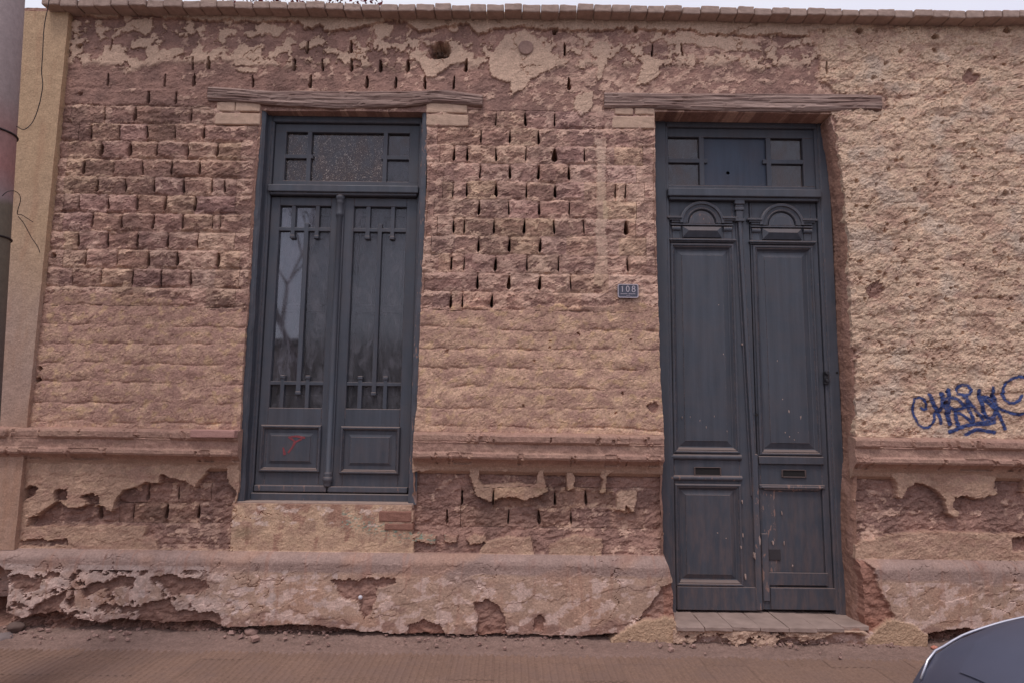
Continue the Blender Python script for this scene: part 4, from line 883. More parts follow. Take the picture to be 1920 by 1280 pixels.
barpiece(xg0-.001, a1+.022, YL+.003, YL+.03, zm0, zm1, door); barpiece(b0-.022, xg1+.001, YL+.003, YL+.03, zm0, zm1, door)
for xa, xb, za, zc in ((xg0, a0, zm1, zg1), (xg0, a0, zg0, zm0), (b1, xg1, zm1, zg1), (b1, xg1, zg0, zm0)): pane(xa, xb, za, zc, YL+.022, M['glass_transom'], door)
# blue board in the middle light with a hole near its centre
bm = bmesh.new(); cx_, cz_ = DX(1369, 320), DZ(320.5); n = 24
def boardring(r_): return [bm.verts.new((cx_+r_*math.cos(2*math.pi*q/n)*(1+.2*math.sin(3*q)), YL+.020, cz_+r_*.9*math.sin(2*math.pi*q/n))) for q in range(n)]
inn = boardring(.0115); xa, xb, za, zc = a1-.001, b0+.001, zg0-.001, zg1+.001
outr = []
for q in range(n):
    an = 2*math.pi*q/n; dx, dz = math.cos(an), math.sin(an)
    s = min(((xb-cx_)/dx if dx > 1e-6 else (xa-cx_)/dx if dx < -1e-6 else 1e9), ((zc-cz_)/dz if dz > 1e-6 else (za-cz_)/dz if dz < -1e-6 else 1e9))
    outr.append(bm.verts.new((cx_+dx*s, YL+.020, cz_+dz*s)))
for q in range(n): bm.faces.new((inn[q], inn[(q+1) % n], outr[(q+1) % n], outr[q]))
for cxx, czz in ((xa, za), (xb, za), (xb, zc), (xa, zc)):
    near = sorted(range(n), key=lambda q: (outr[q].co.x-cxx)**2+(outr[q].co.z-czz)**2)[:2]; c_ = bm.verts.new((cxx, YL+.020, czz)); 
    try: bm.faces.new((outr[near[0]], outr[near[1]], c_))
    except Exception: pass
me = bpy.data.meshes.new('board'); bm.to_mesh(me); bm.free(); me.materials.append(M['blueboard']); o_ = link('transom_board', me, door); o_['label'] = 'blue painted board with a hole in the middle of the transom'
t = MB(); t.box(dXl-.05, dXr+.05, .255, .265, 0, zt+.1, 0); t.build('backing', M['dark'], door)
t = MB(); t.box(jL, jR, YL+.10, YL+.108, ztr1, zhead, 0); t.build('inner_board', simple('inner_board_door', lin(96, 78, 72, 1.1), .9, var=.2, nscale=8), door)
# leaves
ztop = DZ(377); zbot = z0+.012
xm = DX(1420, 780)
def door_leaf(side):
    S = 1 if side == 'l' else -1
    x0, x1 = (jL+.003, xm-.003) if side == 'l' else (xm+.003, jR-.003)
    dy = 0 if side == 'l' else 4
    M1 = M['paint_h']
    C = lambda px, py: DX(px, py+dy)
    Zz = lambda py: DZ(py+dy, 1317 if side == 'l' else 1467)
    # panel edges (photo survey)
    if side == 'l': P0, P1 = DX(1256, 465), DX(1372, 465); Q0, Q1 = DX(1272, 1000), DX(1397, 1000); cx = DX(1317, 417)
    else: P0, P1 = DX(1411, 465), DX(1526, 465); Q0, Q1 = DX(1436, 1000), DX(1548, 1000); cx = DX(1467, 421)
    q0 = (P0+Q0)/2 if True else 0; q1 = (P1+Q1)/2
    zu0, zu1 = Zz(848), Zz(457); zl0, zl1 = Zz(1098), Zz(908)
    t = MB()
    t.box(x0, q0, YL, YL+.04, zbot, ztop, .003); t.box(q1, x1, YL, YL+.04, zbot, ztop, .003)
    t.box(q0-.001, q1+.001, YL+.0004, YL+.04, zu1, ztop-.0005, .002); t.box(q0-.001, q1+.001, YL+.0004, YL+.04, zl1, zu0, .002); t.box(q0-.001, q1+.001, YL+.0004, YL+.04, zbot+.0005, zl0, .002)
    leaf = t.build('door_leaf', M['paint'], door)
    mp = [(-.004, YL), (-.003, YL-.010), (.003, YL-.014), (.009, YL-.013), (.014, YL-.006), (.017, YL-.009), (.023, YL-.002), (.030, YL+.008), (.036, YL+.010)]
    frame_moulding(q0, q1, zu0, zu1, mp, M['paint'], door)
    raised_field(q0+.028, q1-.028, zu0+.030, zu1-.030, YL+.014, YL+.000, .040, M1, door)
    mtl = M['paint'] if side == 'l' else M['worn']
    if side == 'l':
        frame_moulding(q0, q1, zl0, zl1, mp, mtl, door); raised_field(q0+.028, q1-.028, zl0+.028, zl1-.028, YL+.014, YL+.000, .034, M1, door)
    else:
        frame_moulding(q0, q1, zl0, zl1, mp, mtl, door, missing=(0, 1, 3)); o_ = raised_field(q0-.001, q1+.001, zl0-.001, zl1-.012, YL+.016, YL+.012, .010, M['paint'], door)
        t = MB(); t.box(q0-.001, q0+.085, YL+.006, YL+.016, zl0, zl1-.01, .002); t.build('bare_board', M['worn'], door)
        t = MB(); tx0, tx1 = DX(1443, 1040), DX(1467, 1040); t.box(tx0, tx1, YL+.001, YL+.008, DZ(1051, 1450), DZ(1030, 1450), .006, 2); t.build('patch_block', simple('dark_patch', lin(58, 53, 56, 1.2), .8), door)
        t = MB(); t.box(q0-.012, q1+.014, YL-.010, YL+.014, zl1-.012, zl1+.012, .004); t.build('split_moulding', M['worn'], door)
    # arch
    zb_ = Zz(418); Ro, Ri = .142, .092
    t = MB(); n = 26
    def arc(r, y): return [(cx+r*math.cos(math.pi*i_/n), y, zb_+r*math.sin(math.pi*i_/n)) for i_ in range(n+1)]
    rr = [(Ro, YL), (Ro, YL-.020), (Ro-.006, YL-.024), (Ro-.018, YL-.024), (Ro-.022, YL-.015), (Ro-.040, YL-.012), (Ro-.044, YL-.018), (Ri, YL-.016), (Ri-.004, YL)]
    for (ra, ya), (rb, yb) in zip(rr, rr[1:]): t.quadstrip(arc(ra, ya), arc(rb, yb))
    t.build('arch_moulding', M['paint'], door)
    t = MB(); rr = [(.084, YL-.001), (.080, YL-.010), (.060, YL-.012), (.0, YL-.012)]
    for (ra, ya), (rb, yb) in zip(rr, rr[1:]): t.quadstrip(arc(ra, ya), arc(max(rb, .0005), yb))
    t.box(cx-.084, cx+.084, YL-.011, YL, zb_-.004, zb_+.001, .001); t.build('arch_panel', M['worn'] if side == 'l' else M['paint'], door)
    # shoulder cornices with a stepped slope
    for sg in (-1, 1):
        t = MB(); xi, xo = cx+sg*.128, cx+sg*.222
        for (f, za, zc, yy) in ((1.0, -.001, .011, -.030), (.86, -.012, .0, -.022), (.70, -.026, -.011, -.014)):
            xx = xi+(xo-xi)*f; t.box(min(xi, xx), max(xi, xx), YL+yy, YL, zb_+.028+za, zb_+.028+zc, .002)
        t.build('shoulder_cornice', M['paint'], door)
    t = MB(); t.box(cx-.196, cx+.196, YL-.018, YL, zb_-.016, zb_-.006, .003, 2); t.build('fillet', M1, door)
    # scrolls and lozenge block
    for sg in (-1, 1):
        xi, xo = cx+sg*.138, cx+sg*.190
        t = MB(); n = 10; zc_ = zb_-.036; L_ = [(min(xi, xo), YL-.004-.014*math.cos(a_), zc_+.016*math.sin(a_)) for a_ in np.linspace(-math.pi/2, math.pi/2, n)]; Rr_ = [(max(xi, xo), y_, z_) for _, y_, z_ in L_]
        t.quadstrip(L_, Rr_); t.bm.faces.new([t.bm.verts.new(p) for p in L_]); t.bm.faces.new([t.bm.verts.new(p) for p in Rr_]); t.box(min(xi, xo)+.002, max(xi, xo)-.002, YL-.006, YL, zb_-.100, zb_-.050, .002); t.build('scroll', M1, door)
    bm = bmesh.new(); xa, xb, za, zc = cx-.124, cx+.124, zb_-.092, zb_-.022
    r0 = [bm.verts.new(p) for p in ((xa, YL, za), (xb, YL, za), (xb, YL, zc), (xa, YL, zc))]; r1 = [bm.verts.new(p) for p in ((xa, YL-.012, za), (xb, YL-.012, za), (xb, YL-.012, zc), (xa, YL-.012, zc))]
    ra, rb = bm.verts.new((xa+.035, YL-.032, (za+zc)/2+.004)), bm.verts.new((xb-.035, YL-.032, (za+zc)/2+.004))
    for q in range(4): bm.faces.new((r0[q], r0[(q+1) % 4], r1[(q+1) % 4], r1[q]))
    bm.faces.new((r1[0], r1[1], rb, ra)); bm.faces.new((r1[1], r1[2], rb)); bm.faces.new((r1[2], r1[3], ra, rb)); bm.faces.new((r1[3], r1[0], ra))
    me = bpy.data.meshes.new('lozenge_block'); bm.to_mesh(me); bm.free(); me.materials.append(M['paint']); link('lozenge_block', me, door)
    t = MB(); t.box(cx-.212, cx+.212, YL-.024, YL, zb_-.116, zb_-.104, .003); t.box(cx-.204, cx+.204, YL-.014, YL, zb_-.124, zb_-.114, .003); t.build('cornice_strip', M1, door)
    # lock rail, two half-round rails, letter slot, kick board
    rx0, rx1 = (q0-.028, q1+.012) if side == 'l' else (q0-.012, q1+.012)
    if side == 'l':
        for ya, yb in ((851, 862), (891, 901)):
            t = MB(); za, zc = DZ(yb, 1330), DZ(ya, 1330); n = 9; A = [(rx0, YL-.018*math.cos(a_), (za+zc)/2+(zc-za)/2*math.sin(a_)) for a_ in np.linspace(-math.pi/2, math.pi/2, n)]; B = [(rx1, y_, z_) for _, y_, z_ in A]
            t.quadstrip(A, B); t.bm.faces.new([t.bm.verts.new(p) for p in A]); t.bm.faces.new([t.bm.verts.new(p) for p in B]); t.build('half_round_rail', M['worn'] if ya > 880 else M['paint'], door)
        sx0, sx1, sy0, sy1 = DX(1305, 884), DX(1352, 884), DZ(890, 1330), DZ(877, 1330)
    else:
        t = MB(); t.box(rx0, rx1, YL-.016, YL, DZ(870, 1480), DZ(855, 1480), .004); t.build('flat_rail', M['paint'], door)
        sx0, sx1, sy0, sy1 = DX(1470, 888), DX(1512, 888), DZ(893, 1490), DZ(882, 1490)
    t = MB(); t.box(sx0, sx1, YL-.010, YL-.001, sy0-.007, sy0, .003); t.box(sx0, sx1, YL-.007, YL-.001, sy1, sy1+.006, .003); t.box(sx0-.008, sx0+.002, YL-.008, YL-.001, sy0-.006, sy1+.005, .003); t.box(sx1-.002, sx1+.008, YL-.008, YL-.001, sy0-.006, sy1+.005, .003)
    t.build('letter_slot', simple('slot_metal_'+side, lin(92, 78, 76, 1.3), .5, .3, .4), door)
    t = MB(); t.box(sx0, sx1, YL-.002, YL+.001, sy0, sy1, 0); t.build('slot_flap', M['dark'], door)
    kx0, kx1 = (x0+.004, xm-.028) if side == 'l' else (xm+.050, jR+.015)
    t = MB(); t.box(kx0, kx1, YL-.014, YL, zbot-(.004 if side == 'l' else -.004), DZ(1101, 1400), .004, 2); t.build('kick_board', M['paint'], door)
    if side == 'r':
        t = MB(); t.box(q0-.01, q1+.01, YL-.006, YL, DZ(1098, 1490), DZ(1074, 1490), .003); t.build('bottom_rail', M['paint'], door)
door_leaf('l'); door_leaf('r')
# meeting astragal: carved capital, thin ridge, flat strip below
xa_ = DX(1386, 420)
t = MB(); xq = xa_+.004
for (w, za, zc, yy) in ((.048, 376, 384, -.034), (.038, 384, 389, -.026), (.044, 389, 395, -.030), (.032, 395, 411, -.024), (.046, 411, 416, -.032)): t.box(xq-w/2*1.3, xq+w/2*1.3, YL+yy, YL, DZ(zc, 1386), DZ(za, 1386), .004, 2)
t.build('capital', M['paint'], door)
t = MB(); xb_ = xm-.024; zc1, zc0 = DZ(416, 1386), DZ(850, 1400)
n = 9
def ridge(w, yoff): return None
for (xo, w, yf) in ((0, .030, -.022), (-.020, .012, -.008), (.018, .010, -.010)):
    bmv = []
    for (zz, xx) in ((zc0-.25, xb_+.000), (zc1, xa_+.006)):
        bmv.append([(xx+xo-w/2, YL+.0, zz), (xx+xo-w/2+w*.2, YL+yf, zz), (xx+xo+w/2-w*.2, YL+yf, zz), (xx+xo+w/2, YL+.0, zz)])
    t.quadstrip(bmv[0], bmv[1])
t.build('astragal', M['paint'], door)
t = MB(); t.box(xm-.040, xm-.004, YL-.020, YL+.001, zbot, DZ(850, 1410), .004); t.build('astragal_foot', M['worn'], door)
t = MB(); t.box(xm+.006, xm+.046, YL-.010, YL+.001, zbot+.05, DZ(1000, 1430), .003); t.build('bare_strip', M['worn'], door)
# keyhole and bolts
def disc(name, x, z, y, r, mat, parent, depth=.004):
    t = MB(); t.tube([(x, y, z), (x, y-depth, z)], r, 12); return t.build(name, mat, parent)
kx_, kz_ = DX(1418.5, 777), DZ(777, 1418); disc('keyhole', kx_, kz_, YL-.018, .009, M['dark'], door, .006)
disc('bolt', DX(1567, 698)+.005, DZ(698, 1567), YD-.003, .007, M['dark'], door)
t = MB(); lx, lz = DX(1549, 705), DZ(705, 1549); t.box(lx-.012, lx+.012, YD-.006, YD+.02, lz-.05, lz+.03, .004, 2); t.tube([(lx, YD-.004, lz+.02), (lx, YD-.024, lz+.02)], [.014, .010], 12); t.tube([(lx, YD-.004, lz-.025), (lx, YD-.02, lz-.025)], [.012, .009], 12); t.build('lock', simple('lock_iron', lin(62, 60, 64, 1.2), .45, .5), door)
# chips: flakes where the paint has come off, thin raised-edged bare wood spots
M['chip'] = simple('bare_wood_chip', lin(165, 142, 134, 1.2), .8, 0, .2, 80, .25, 0)
chips = [(1390, 646, 4, 5), (1356, 664, 2, 5), (1279, 782, 2, 6), (1294, 781, 2, 6), (1312, 788, 2, 5), (1324, 800, 2, 6), (1339, 780, 2, 6), (1383, 765, 3, 11), (1363, 808, 2, 6), (1479, 771, 4, 9), (1467, 748, 3, 4), (1501, 782, 4, 10), (1472, 810, 3, 4), (1480, 818, 3, 4), (1489, 824, 4, 4), (1496, 810, 2, 4), (1457, 676, 2, 5),
         (1390, 940, 3, 10), (1391, 1002, 4, 9), (1388, 1024, 4, 8), (1396, 1080, 4, 14), (1466, 962, 2, 10), (1449, 1016, 5, 12), (1470, 1018, 2, 14), (1486, 1060, 3, 6), (1474, 1090, 4, 2), (1345, 998, 5, 3), (1361, 1008, 3, 3), (1347, 572, 3, 3), (1376, 566, 2, 5), (1531, 660, 2, 6), (1414, 905, 6, 8), (1413, 1040, 5, 20), (1422, 1010, 5, 24)]
t = MB()
for cx, cy, w, h in chips:
    X0, Z0 = W(cx, cy, YL); n = 7; P_ = []
    for q in range(n): an = 2*math.pi*q/n; r_ = .45+.6*random.random(); P_.append((X0+w/2*.0032*.8*math.cos(an)*r_+.0008*math.sin(an*2), Z0+h/2*.0032*.95*math.sin(an)*r_))
    t.prism(P_, YL-.0215 if 1400 < cx < 1428 else YL-.0175 if 1384 < cx < 1400 else YL-.004, YL+.004)
t.build('paint_chips', M['chip'], door)['kind'] = 'stuff'

# doorstep: six tiles on a crumbling base
M['tile'] = simple('step_tile', lin(146, 126, 118, 1.35), .85, 0, .2, 9, .22, .5, .006)
sz = .112
xsx = [W(1258, 1160, -.05)[0]+q for q in (0, .165, .330, .50, .67, .84, 1.0, 1.13)]
xsx = list(np.linspace(W(1262, 1165, -.05)[0], W(1624, 1170, -.05)[0], 8))
gx_ = np.arange(xsx[0]-.015, xsx[-1]-.03, .006); gz_ = np.arange(-.03, sz-.020, .006); A_, B_ = np.meshgrid(gx_, gz_); n_, m_ = A_.shape; xr_ = A_.ravel(); zr_ = B_.ravel()
f1_ = fbm(xr_/.12, zr_/.06, 4, 330, .6); f2_ = fbm(xr_/.035, zr_/.025, 4, 331); brk = sst(0, .03, f1_+.9*(zr_-.035)/.05*.35+.05); cavd = sst(.10, .02, np.hypot((xr_-xsx[-1]+.13)/1.6, (zr_-.035)/.6))
hb_ = .074+.038*brk+.010*f2_+.008*f1_-.10*cavd
cb_ = A_MID[None]*(1+.15*f2_)[:, None]; cb_ = cb_+((PLAST*.95)[None]*(1+.15*f1_)[:, None]-cb_)*(brk*.9)[:, None]
V_ = np.stack([xr_, -hb_, zr_], -1); ids_ = np.arange(n_*m_).reshape(n_, m_); F_ = np.stack([ids_[:-1, :-1], ids_[:-1, 1:], ids_[1:, 1:], ids_[1:, :-1]], -1).reshape(-1, 4)
off_ = len(V_); Vl_ = [V_]; Fl_ = [F_]; Cl_ = [cb_]
for e_ in (ids_[:, 0][::-1], ids_[:, -1], ids_[-1][::-1]):
    b_ = V_[e_].copy(); b_[:, 1] = .24; bi_ = off_+np.arange(len(e_)); off_ += len(e_); Vl_.append(b_); Cl_.append(cb_[e_]); Fl_.append(np.stack([e_[:-1], e_[1:], bi_[1:], bi_[:-1]], -1))
base = mesh('doorstep', np.concatenate(Vl_), np.concatenate(Fl_), EARTH, house, np.concatenate(Cl_))
base['label'] = 'low doorstep of broken plaster topped with pale tiles'
for q in range(7): rough_box('step_tile', xsx[q]+.0015, xsx[q+1]-.0015, -.125+rng.uniform(-.008, .008)+(.04 if q == 6 else 0), .22, sz-.022, sz+rng.uniform(-.001, .002), M['tile'], base, .0035, .003, q)

# round beam end and rubble in the hole
bx, bz = W(986, 92); t = MB(); n = 18; ring = []
t.tube([(bx, .05, bz), (bx, -.014, bz), (bx, -.017, bz)], [.050, .048, .040], 18); o_ = t.build('beam_end', simple('beam_end_wood', lin(150, 122, 112, 1.45), .95, 0, .1, 60, .2, .9, .008), wall)
hx, hz_ = W(824, 96); t = MB()
for q in range(26):
    a = rng.uniform(0, 6.28); r_ = rng.uniform(0, .042); s = rng.uniform(.005, .013); c = Vector((hx+r_*math.cos(a)*1.2, .055+rng.uniform(-.02, .02), hz_-.01+r_*math.sin(a)))
    b = bmesh.new(); bmesh.ops.create_icosphere(b, subdivisions=1, radius=s, matrix=Matrix.Translation(c)); t.add(b)
t.build('rubble_fill', simple('hole_rubble', lin(84, 66, 58, 1.3), .95, 0, .1, 90, .3), wall)['kind'] = 'stuff'

# ------------------------------------------------------------------ things fixed on the wall
# number plate
plate = tag(empty('number_plate', (0, 0, 0)), 'small dark enamel house number plate reading 108, beside the door', 'sign')
px0, pz1 = W(1158, 533, -.03); px1, pz0 = W(1197, 559, -.03); cxp, czp = (px0+px1)/2, (pz0+pz1)/2; wpl, hpl = px1-px0, pz1-pz0
plate.location = (cxp, -.030, czp)
def rrect(w, h, r, n=5):
    o_ = []
    for (sx, sy, a0) in ((1, 1, 0), (-1, 1, 90), (-1, -1, 180), (1, -1, 270)):
        for q in range(n+1): a = math.radians(a0+90*q/n); o_.append((sx*(w/2-r)+r*math.cos(a), sy*(h/2-r)+r*math.sin(a)))
    return o_
t = MB(); t.prism(rrect(wpl, hpl, .012), -.002, .004); t.build('base', simple('plate_enamel', lin(70, 70, 84, 1.3), .4, 0, .5, 60, .2, .1), plate)
M['plate_white'] = simple('plate_white', lin(182, 170, 178, 1.2), .5, 0, .4, 80, .1, 0)
def ring_poly(pa, pb, y0, y1):
    t = MB(); n = len(pa); A = [t.bm.verts.new((x, y0, z)) for x, z in pa]; B = [t.bm.verts.new((x, y0, z)) for x, z in pb]; C = [t.bm.verts.new((x, y1, z)) for x, z in pa]; D = [t.bm.verts.new((x, y1, z)) for x, z in pb]
    for i_ in range(n): j = (i_+1) % n; t.bm.faces.new((A[i_], A[j], B[j], B[i_])); t.bm.faces.new((A[i_], C[i_], C[j], A[j])); t.bm.faces.new((B[i_], B[j], D[j], D[i_]))
    return t
ring_poly(rrect(wpl, hpl, .012), rrect(wpl-.010, hpl-.010, .009), -.005, 0).build('rim', M['plate_white'], plate)
def stroke_mesh(t, pts, w, y0, y1):
    A = []; B = []; pv = [Vector(p) for p in pts]
    for i_, q in enumerate(pv):
        d = (pv[min(i_+1, len(pv)-1)]-pv[max(0, i_-1)]).normalized(); nn = Vector((-d.y, d.x))*w/2
        A.append((q.x+nn.x, y0, q.y+nn.y)); B.append((q.x-nn.x, y0, q.y-nn.y))
    t.quadstrip(A, B)
def ell(cx, cz, rx, rz, n=24): return [(cx+rx*math.cos(2*math.pi*i_/n), cz+rz*math.sin(2*math.pi*i_/n)) for i_ in range(n+1)]
dh = hpl*.46; dz = hpl*.15
t = MB(); stroke_mesh(t, [(-.034-.005, dz+dh/2-.009), (-.034, dz+dh/2), (-.034, dz-dh/2)], .0055, -.0045, 0); t.build('digit', M['plate_white'], plate)
t = MB(); stroke_mesh(t, ell(-.002, dz, .0085, dh/2-.002), .0050, -.0045, 0); t.build('digit', M['plate_white'], plate)
t = MB(); stroke_mesh(t, ell(.033, dz+dh*.24, .0075, dh*.22), .0050, -.0045, 0); stroke_mesh(t, ell(.033, dz-dh*.24, .0090, dh*.25), .0050, -.0046, 0); t.build('digit', M['plate_white'], plate)
t = MB()
for i_ in range(13): x_ = -.044+i_*.0068; (t.box(x_, x_+.0048, -.0035, 0, -hpl*.215-.002, -hpl*.215+.002, 0) if i_ != 6 else None)
for i_ in range(4): x_ = -.010+i_*.006; t.box(x_, x_+.004, -.0035, 0, -hpl*.34-.0012, -hpl*.34+.0012, 0)
t.build('small_print', M['plate_white'], plate)

# graffiti draped on the roughcast
GS = [
 [(290, 620), (335, 650), (372, 630), (365, 560), (320, 490), (250, 450), (180, 480), (150, 560), (155, 680), (190, 790), (240, 880), (320, 930), (390, 925), (450, 880), (490, 800), (505, 700), (525, 630)],
 [(410, 420), (450, 500), (490, 590), (540, 660), (580, 740), (600, 850)], [(590, 400), (615, 480), (600, 600), (565, 690)], [(600, 400), (635, 540), (690, 700), (740, 870)], [(700, 340), (705, 460), (690, 580), (715, 690)],
 [(640, 480), (760, 460), (840, 480), (920, 560), (980, 600)], [(660, 570), (740, 620), (800, 645), (900, 630), (1010, 590)], [(940, 450), (1010, 520), (1100, 620), (1170, 700), (1240, 790)],
 [(930, 420), (860, 400), (835, 340), (860, 285), (940, 255), (1010, 270), (1055, 330), (1030, 395), (960, 420), (920, 410)], [(960, 430), (980, 520), (1040, 680), (1090, 820)],
 [(820, 670), (830, 780), (865, 900)], [(870, 690), (960, 750), (1040, 830), (1110, 860)],
 [(1175, 350), (1195, 480), (1240, 620), (1280, 740), (1340, 800), (1400, 770), (1440, 700), (1455, 640), (1425, 500), (1400, 400), (1390, 310)], [(1200, 450), (1300, 450), (1380, 500), (1450, 600)],
 [(1260, 490), (1350, 560), (1450, 650), (1500, 730), (1540, 840), (1590, 940)], [(1150, 860), (1240, 850), (1340, 835), (1430, 800)], [(1450, 600), (1560, 660), (1700, 710), (1800, 720), (1930, 690), (2050, 640)],
 [(1840, 430), (1790, 500), (1720, 540), (1640, 545), (1570, 490), (1545, 400), (1560, 300), (1610, 220), (1700, 160), (1800, 130), (1920, 150), (2010, 210), (2060, 300)],
 [(740, 990), (840, 950), (950, 900), (1100, 870), (1300, 870), (1420, 840)], [(980, 1030), (1060, 985), (1130, 955), (1250, 970), (1430, 1000)]]
GW = [38, 60, 60, 60, 64, 50, 50, 50, 44, 56, 56, 40, 60, 48, 50, 60, 40, 44, 56, 54]
gx0, gz1 = W(1692, 694); gx1, gz0 = W(1955, 826)
gs = .0032; gxx = np.arange(gx0, gx1, gs); gzz = np.arange(gz0, gz1, gs); GXm, GZm = np.meshgrid(gxx, gzz); gsh = GXm.shape
fx = (GXm.ravel()); fz = GZm.ravel()
# height of the wall sheet, taken from its own grid so the paint lies on it
ci = np.clip(np.searchsorted(xs, fx)-1, 0, len(xs)-2); cj = np.clip(((fz-zs[0])/G).astype(int), 0, len(zs)-2)
tu = (fx-xs[ci])/(xs[ci+1]-xs[ci]); tv = (fz-zs[cj])/G
gh = (Hh[cj, ci]*(1-tu)*(1-tv)+Hh[cj, ci+1]*tu*(1-tv)+Hh[cj+1, ci]*(1-tu)*tv+Hh[cj+1, ci+1]*tu*tv)
gh = np.maximum(gh, np.maximum(np.minimum(Hh[cj, ci], Hh[cj+1, ci+1]), np.minimum(Hh[cj+1, ci], Hh[cj, ci+1])))+.0022
gpx, gpy = P(fx, fz); gpx = (gpx-1690)*8.348; gpy = (gpy-690)*8.348
gpx += 9*fbm(fx/.02, fz/.02, 3, 80); gpy += 9*fbm(fx/.02, fz/.02, 3, 81)
alpha = np.zeros(fx.shape)
for st, w in zip(GS, GW):
    for (ax, ay), (bx2, by2) in zip(st, st[1:]):
        dx, dy = bx2-ax, by2-ay; tt = np.clip(((gpx-ax)*dx+(gpy-ay)*dy)/(dx*dx+dy*dy), 0, 1); dd = np.hypot(gpx-ax-tt*dx, gpy-ay-tt*dy)
        alpha = np.maximum(alpha, sst(w/2+11, w/2-9, dd))
alpha = alpha*np.clip(1.05+.5*fbm(fx/.06, fz/.06, 3, 82)-.35*(fbm(fx/.008, fz/.008, 2, 83) > .35), .15, 1)
gid = np.arange(fx.size).reshape(gsh); gf = np.stack([gid[:-1, :-1], gid[:-1, 1:], gid[1:, 1:], gid[1:, :-1]], -1).reshape(-1, 4); gf = gf[(alpha[gf] > .02).any(1)]
us = np.zeros(fx.size, dtype=bool); us[gf.ravel()] = True; rm = np.cumsum(us)-1
mt, nt, p = mat_new('blue_spray_paint'); at = N(nt, 'ShaderNodeAttribute', attribute_name='Col'); v = posn(nt)
nt.links.new(mixc(nt, noise_out(nt, v, 40, 4), lin(30, 46, 92, 1.4), lin(52, 68, 118, 1.4)), p.inputs['Base Color']); nt.links.new(at.outputs['Fac'], p.inputs['Alpha']); p.inputs['Roughness'].default_value = .75
ac = np.repeat(alpha[us][:, None], 3, 1)
gob = mesh('graffiti', np.stack([fx, -gh, fz], -1)[us], rm[gf], mt, None, ac); tag(gob, 'dark blue spray painted graffiti tag scrawled on the rough plaster, right of the door', 'graffiti')

# ------------------------------------------------------------------ ground
def gcol(x, y):
    c = np.array(alb(122, 100, 92))[None]*(1+.15*fbm(x/.3, y/.2, 4, 90)+.12*fbm(x/.03, y/.03, 4, 91))[:, None]; return c
gx = np.concatenate([np.arange(-7, -3.1, .08), np.arange(-3.1, 3.2, .011), np.arange(3.2, 7.2, .08)]); gy = np.arange(-.34, .12, .011)
A_, B_ = np.meshgrid(gx, gy); x = A_.ravel(); y = B_.ravel()
bank = sst(-.20, .0, y+.03*fbm(x/.2, y/.2, 3, 92)); hgt = .004+.030*bank*(.6+.8*np.clip(fbm(x/.35, x*0, 3, 93)+.3, 0, 1))+.006*fbm(x/.06, y/.06, 4, 94)*sst(-.3, -.12, y)+.004*fbm(x/.02, y/.02, 3, 95)*sst(-.26, -.15, y)
hgt = hgt-.02*sst(-.20, -.32, y+.03*fbm(x/.1, y/.1, 3, 96))
ids = np.arange(x.size).reshape(A_.shape); F = np.stack([ids[:-1, :-1], ids[:-1, 1:], ids[1:, 1:], ids[1:, :-1]], -1).reshape(-1, 4)
tag(mesh('dirt_strip', np.stack([x, y, hgt], -1), F, EARTH, None, gcol(x, y)), 'reddish dust and crumbled plaster drifted along the foot of the wall', kind='structure')
# rubble: crumbs nobody would count
t = MB()
for q in range(900):
    xx = rng.uniform(-3.2, 3.2); 
    if float(perlin(np.array([xx/.35]), np.array([4.2]))[0]) < rng.uniform(-.5, .3): continue
    yy = -abs(rng.normal(0, .085)); s = abs(rng.normal(0, .0035))+.0015
    if rng.rand() < .07: s *= 1.5
    b = bmesh.new(); bmesh.ops.create_cube(b, size=2*s)
    for v in b.verts: v.co = Vector((v.co.x*(.6+.8*rng.rand()), v.co.y*(.6+.6*rng.rand()), v.co.z*(.4+.5*rng.rand())))
    bmesh.ops.transform(b, matrix=Matrix.Translation((xx, yy-.03, .010+.026*max(0, 1+yy/.2)+s*.2)) @ Matrix.Rotation(rng.uniform(0, 6), 4, 'Z') @ Matrix.Rotation(rng.uniform(-.5, .5), 4, 'X'), verts=b.verts)
    t.add(b)
tag(t.build('rubble', simple('rubble_crumbs', lin(150, 122, 114, 1.4), .95, 0, .1, 300, .35), None), 'crumbs of fallen plaster scattered in the dust below the wall', kind='stuff')
def stone(px, py, r, label, c, yy, name='stone'):
    xx, zz = W(px, py, yy); b = MB(); tt = bmesh.new(); bmesh.ops.create_icosphere(tt, subdivisions=3, radius=1)
    for v in tt.verts: n = v.co.normalized(); k = 1+.25*mnoise.noise(n*1.7+Vector((px, 0, 0)))+.08*mnoise.noise(n*5); v.co = Vector((n.x*r*k*1.3, n.y*r*k, n.z*r*k*.75))
    b.add(tt); o_ = b.build(name, simple('stone_'+str(px), c, .9, 0, .15, 60, .12), None, True); o_.location = (xx, yy, zz); return tag(o_, label, 'stone')
stone(179, 1204, .020, 'pale fist sized lump of plaster on the ground below the left wall', lin(176, 148, 140, 1.4), -.13)
stone(150*0+1752, 1213, .014, 'small orange brick fragment on the dirt by the dark hole at the right', lin(182, 122, 106, 1.4), -.12)
stone(8, 1196, .04, 'grey stone lying at the foot of the wall in the far left corner', lin(126, 112, 110, 1.2), -.12)
stone(30, 1174, .035, 'darker stone leaning in the eroded corner beside the utility pole', lin(104, 86, 80, 1.2), -.07)
stone(471, 1184, .030, 'long flattish stone lodged under the plinth below the window', lin(140, 112, 104, 1.4), -.055)
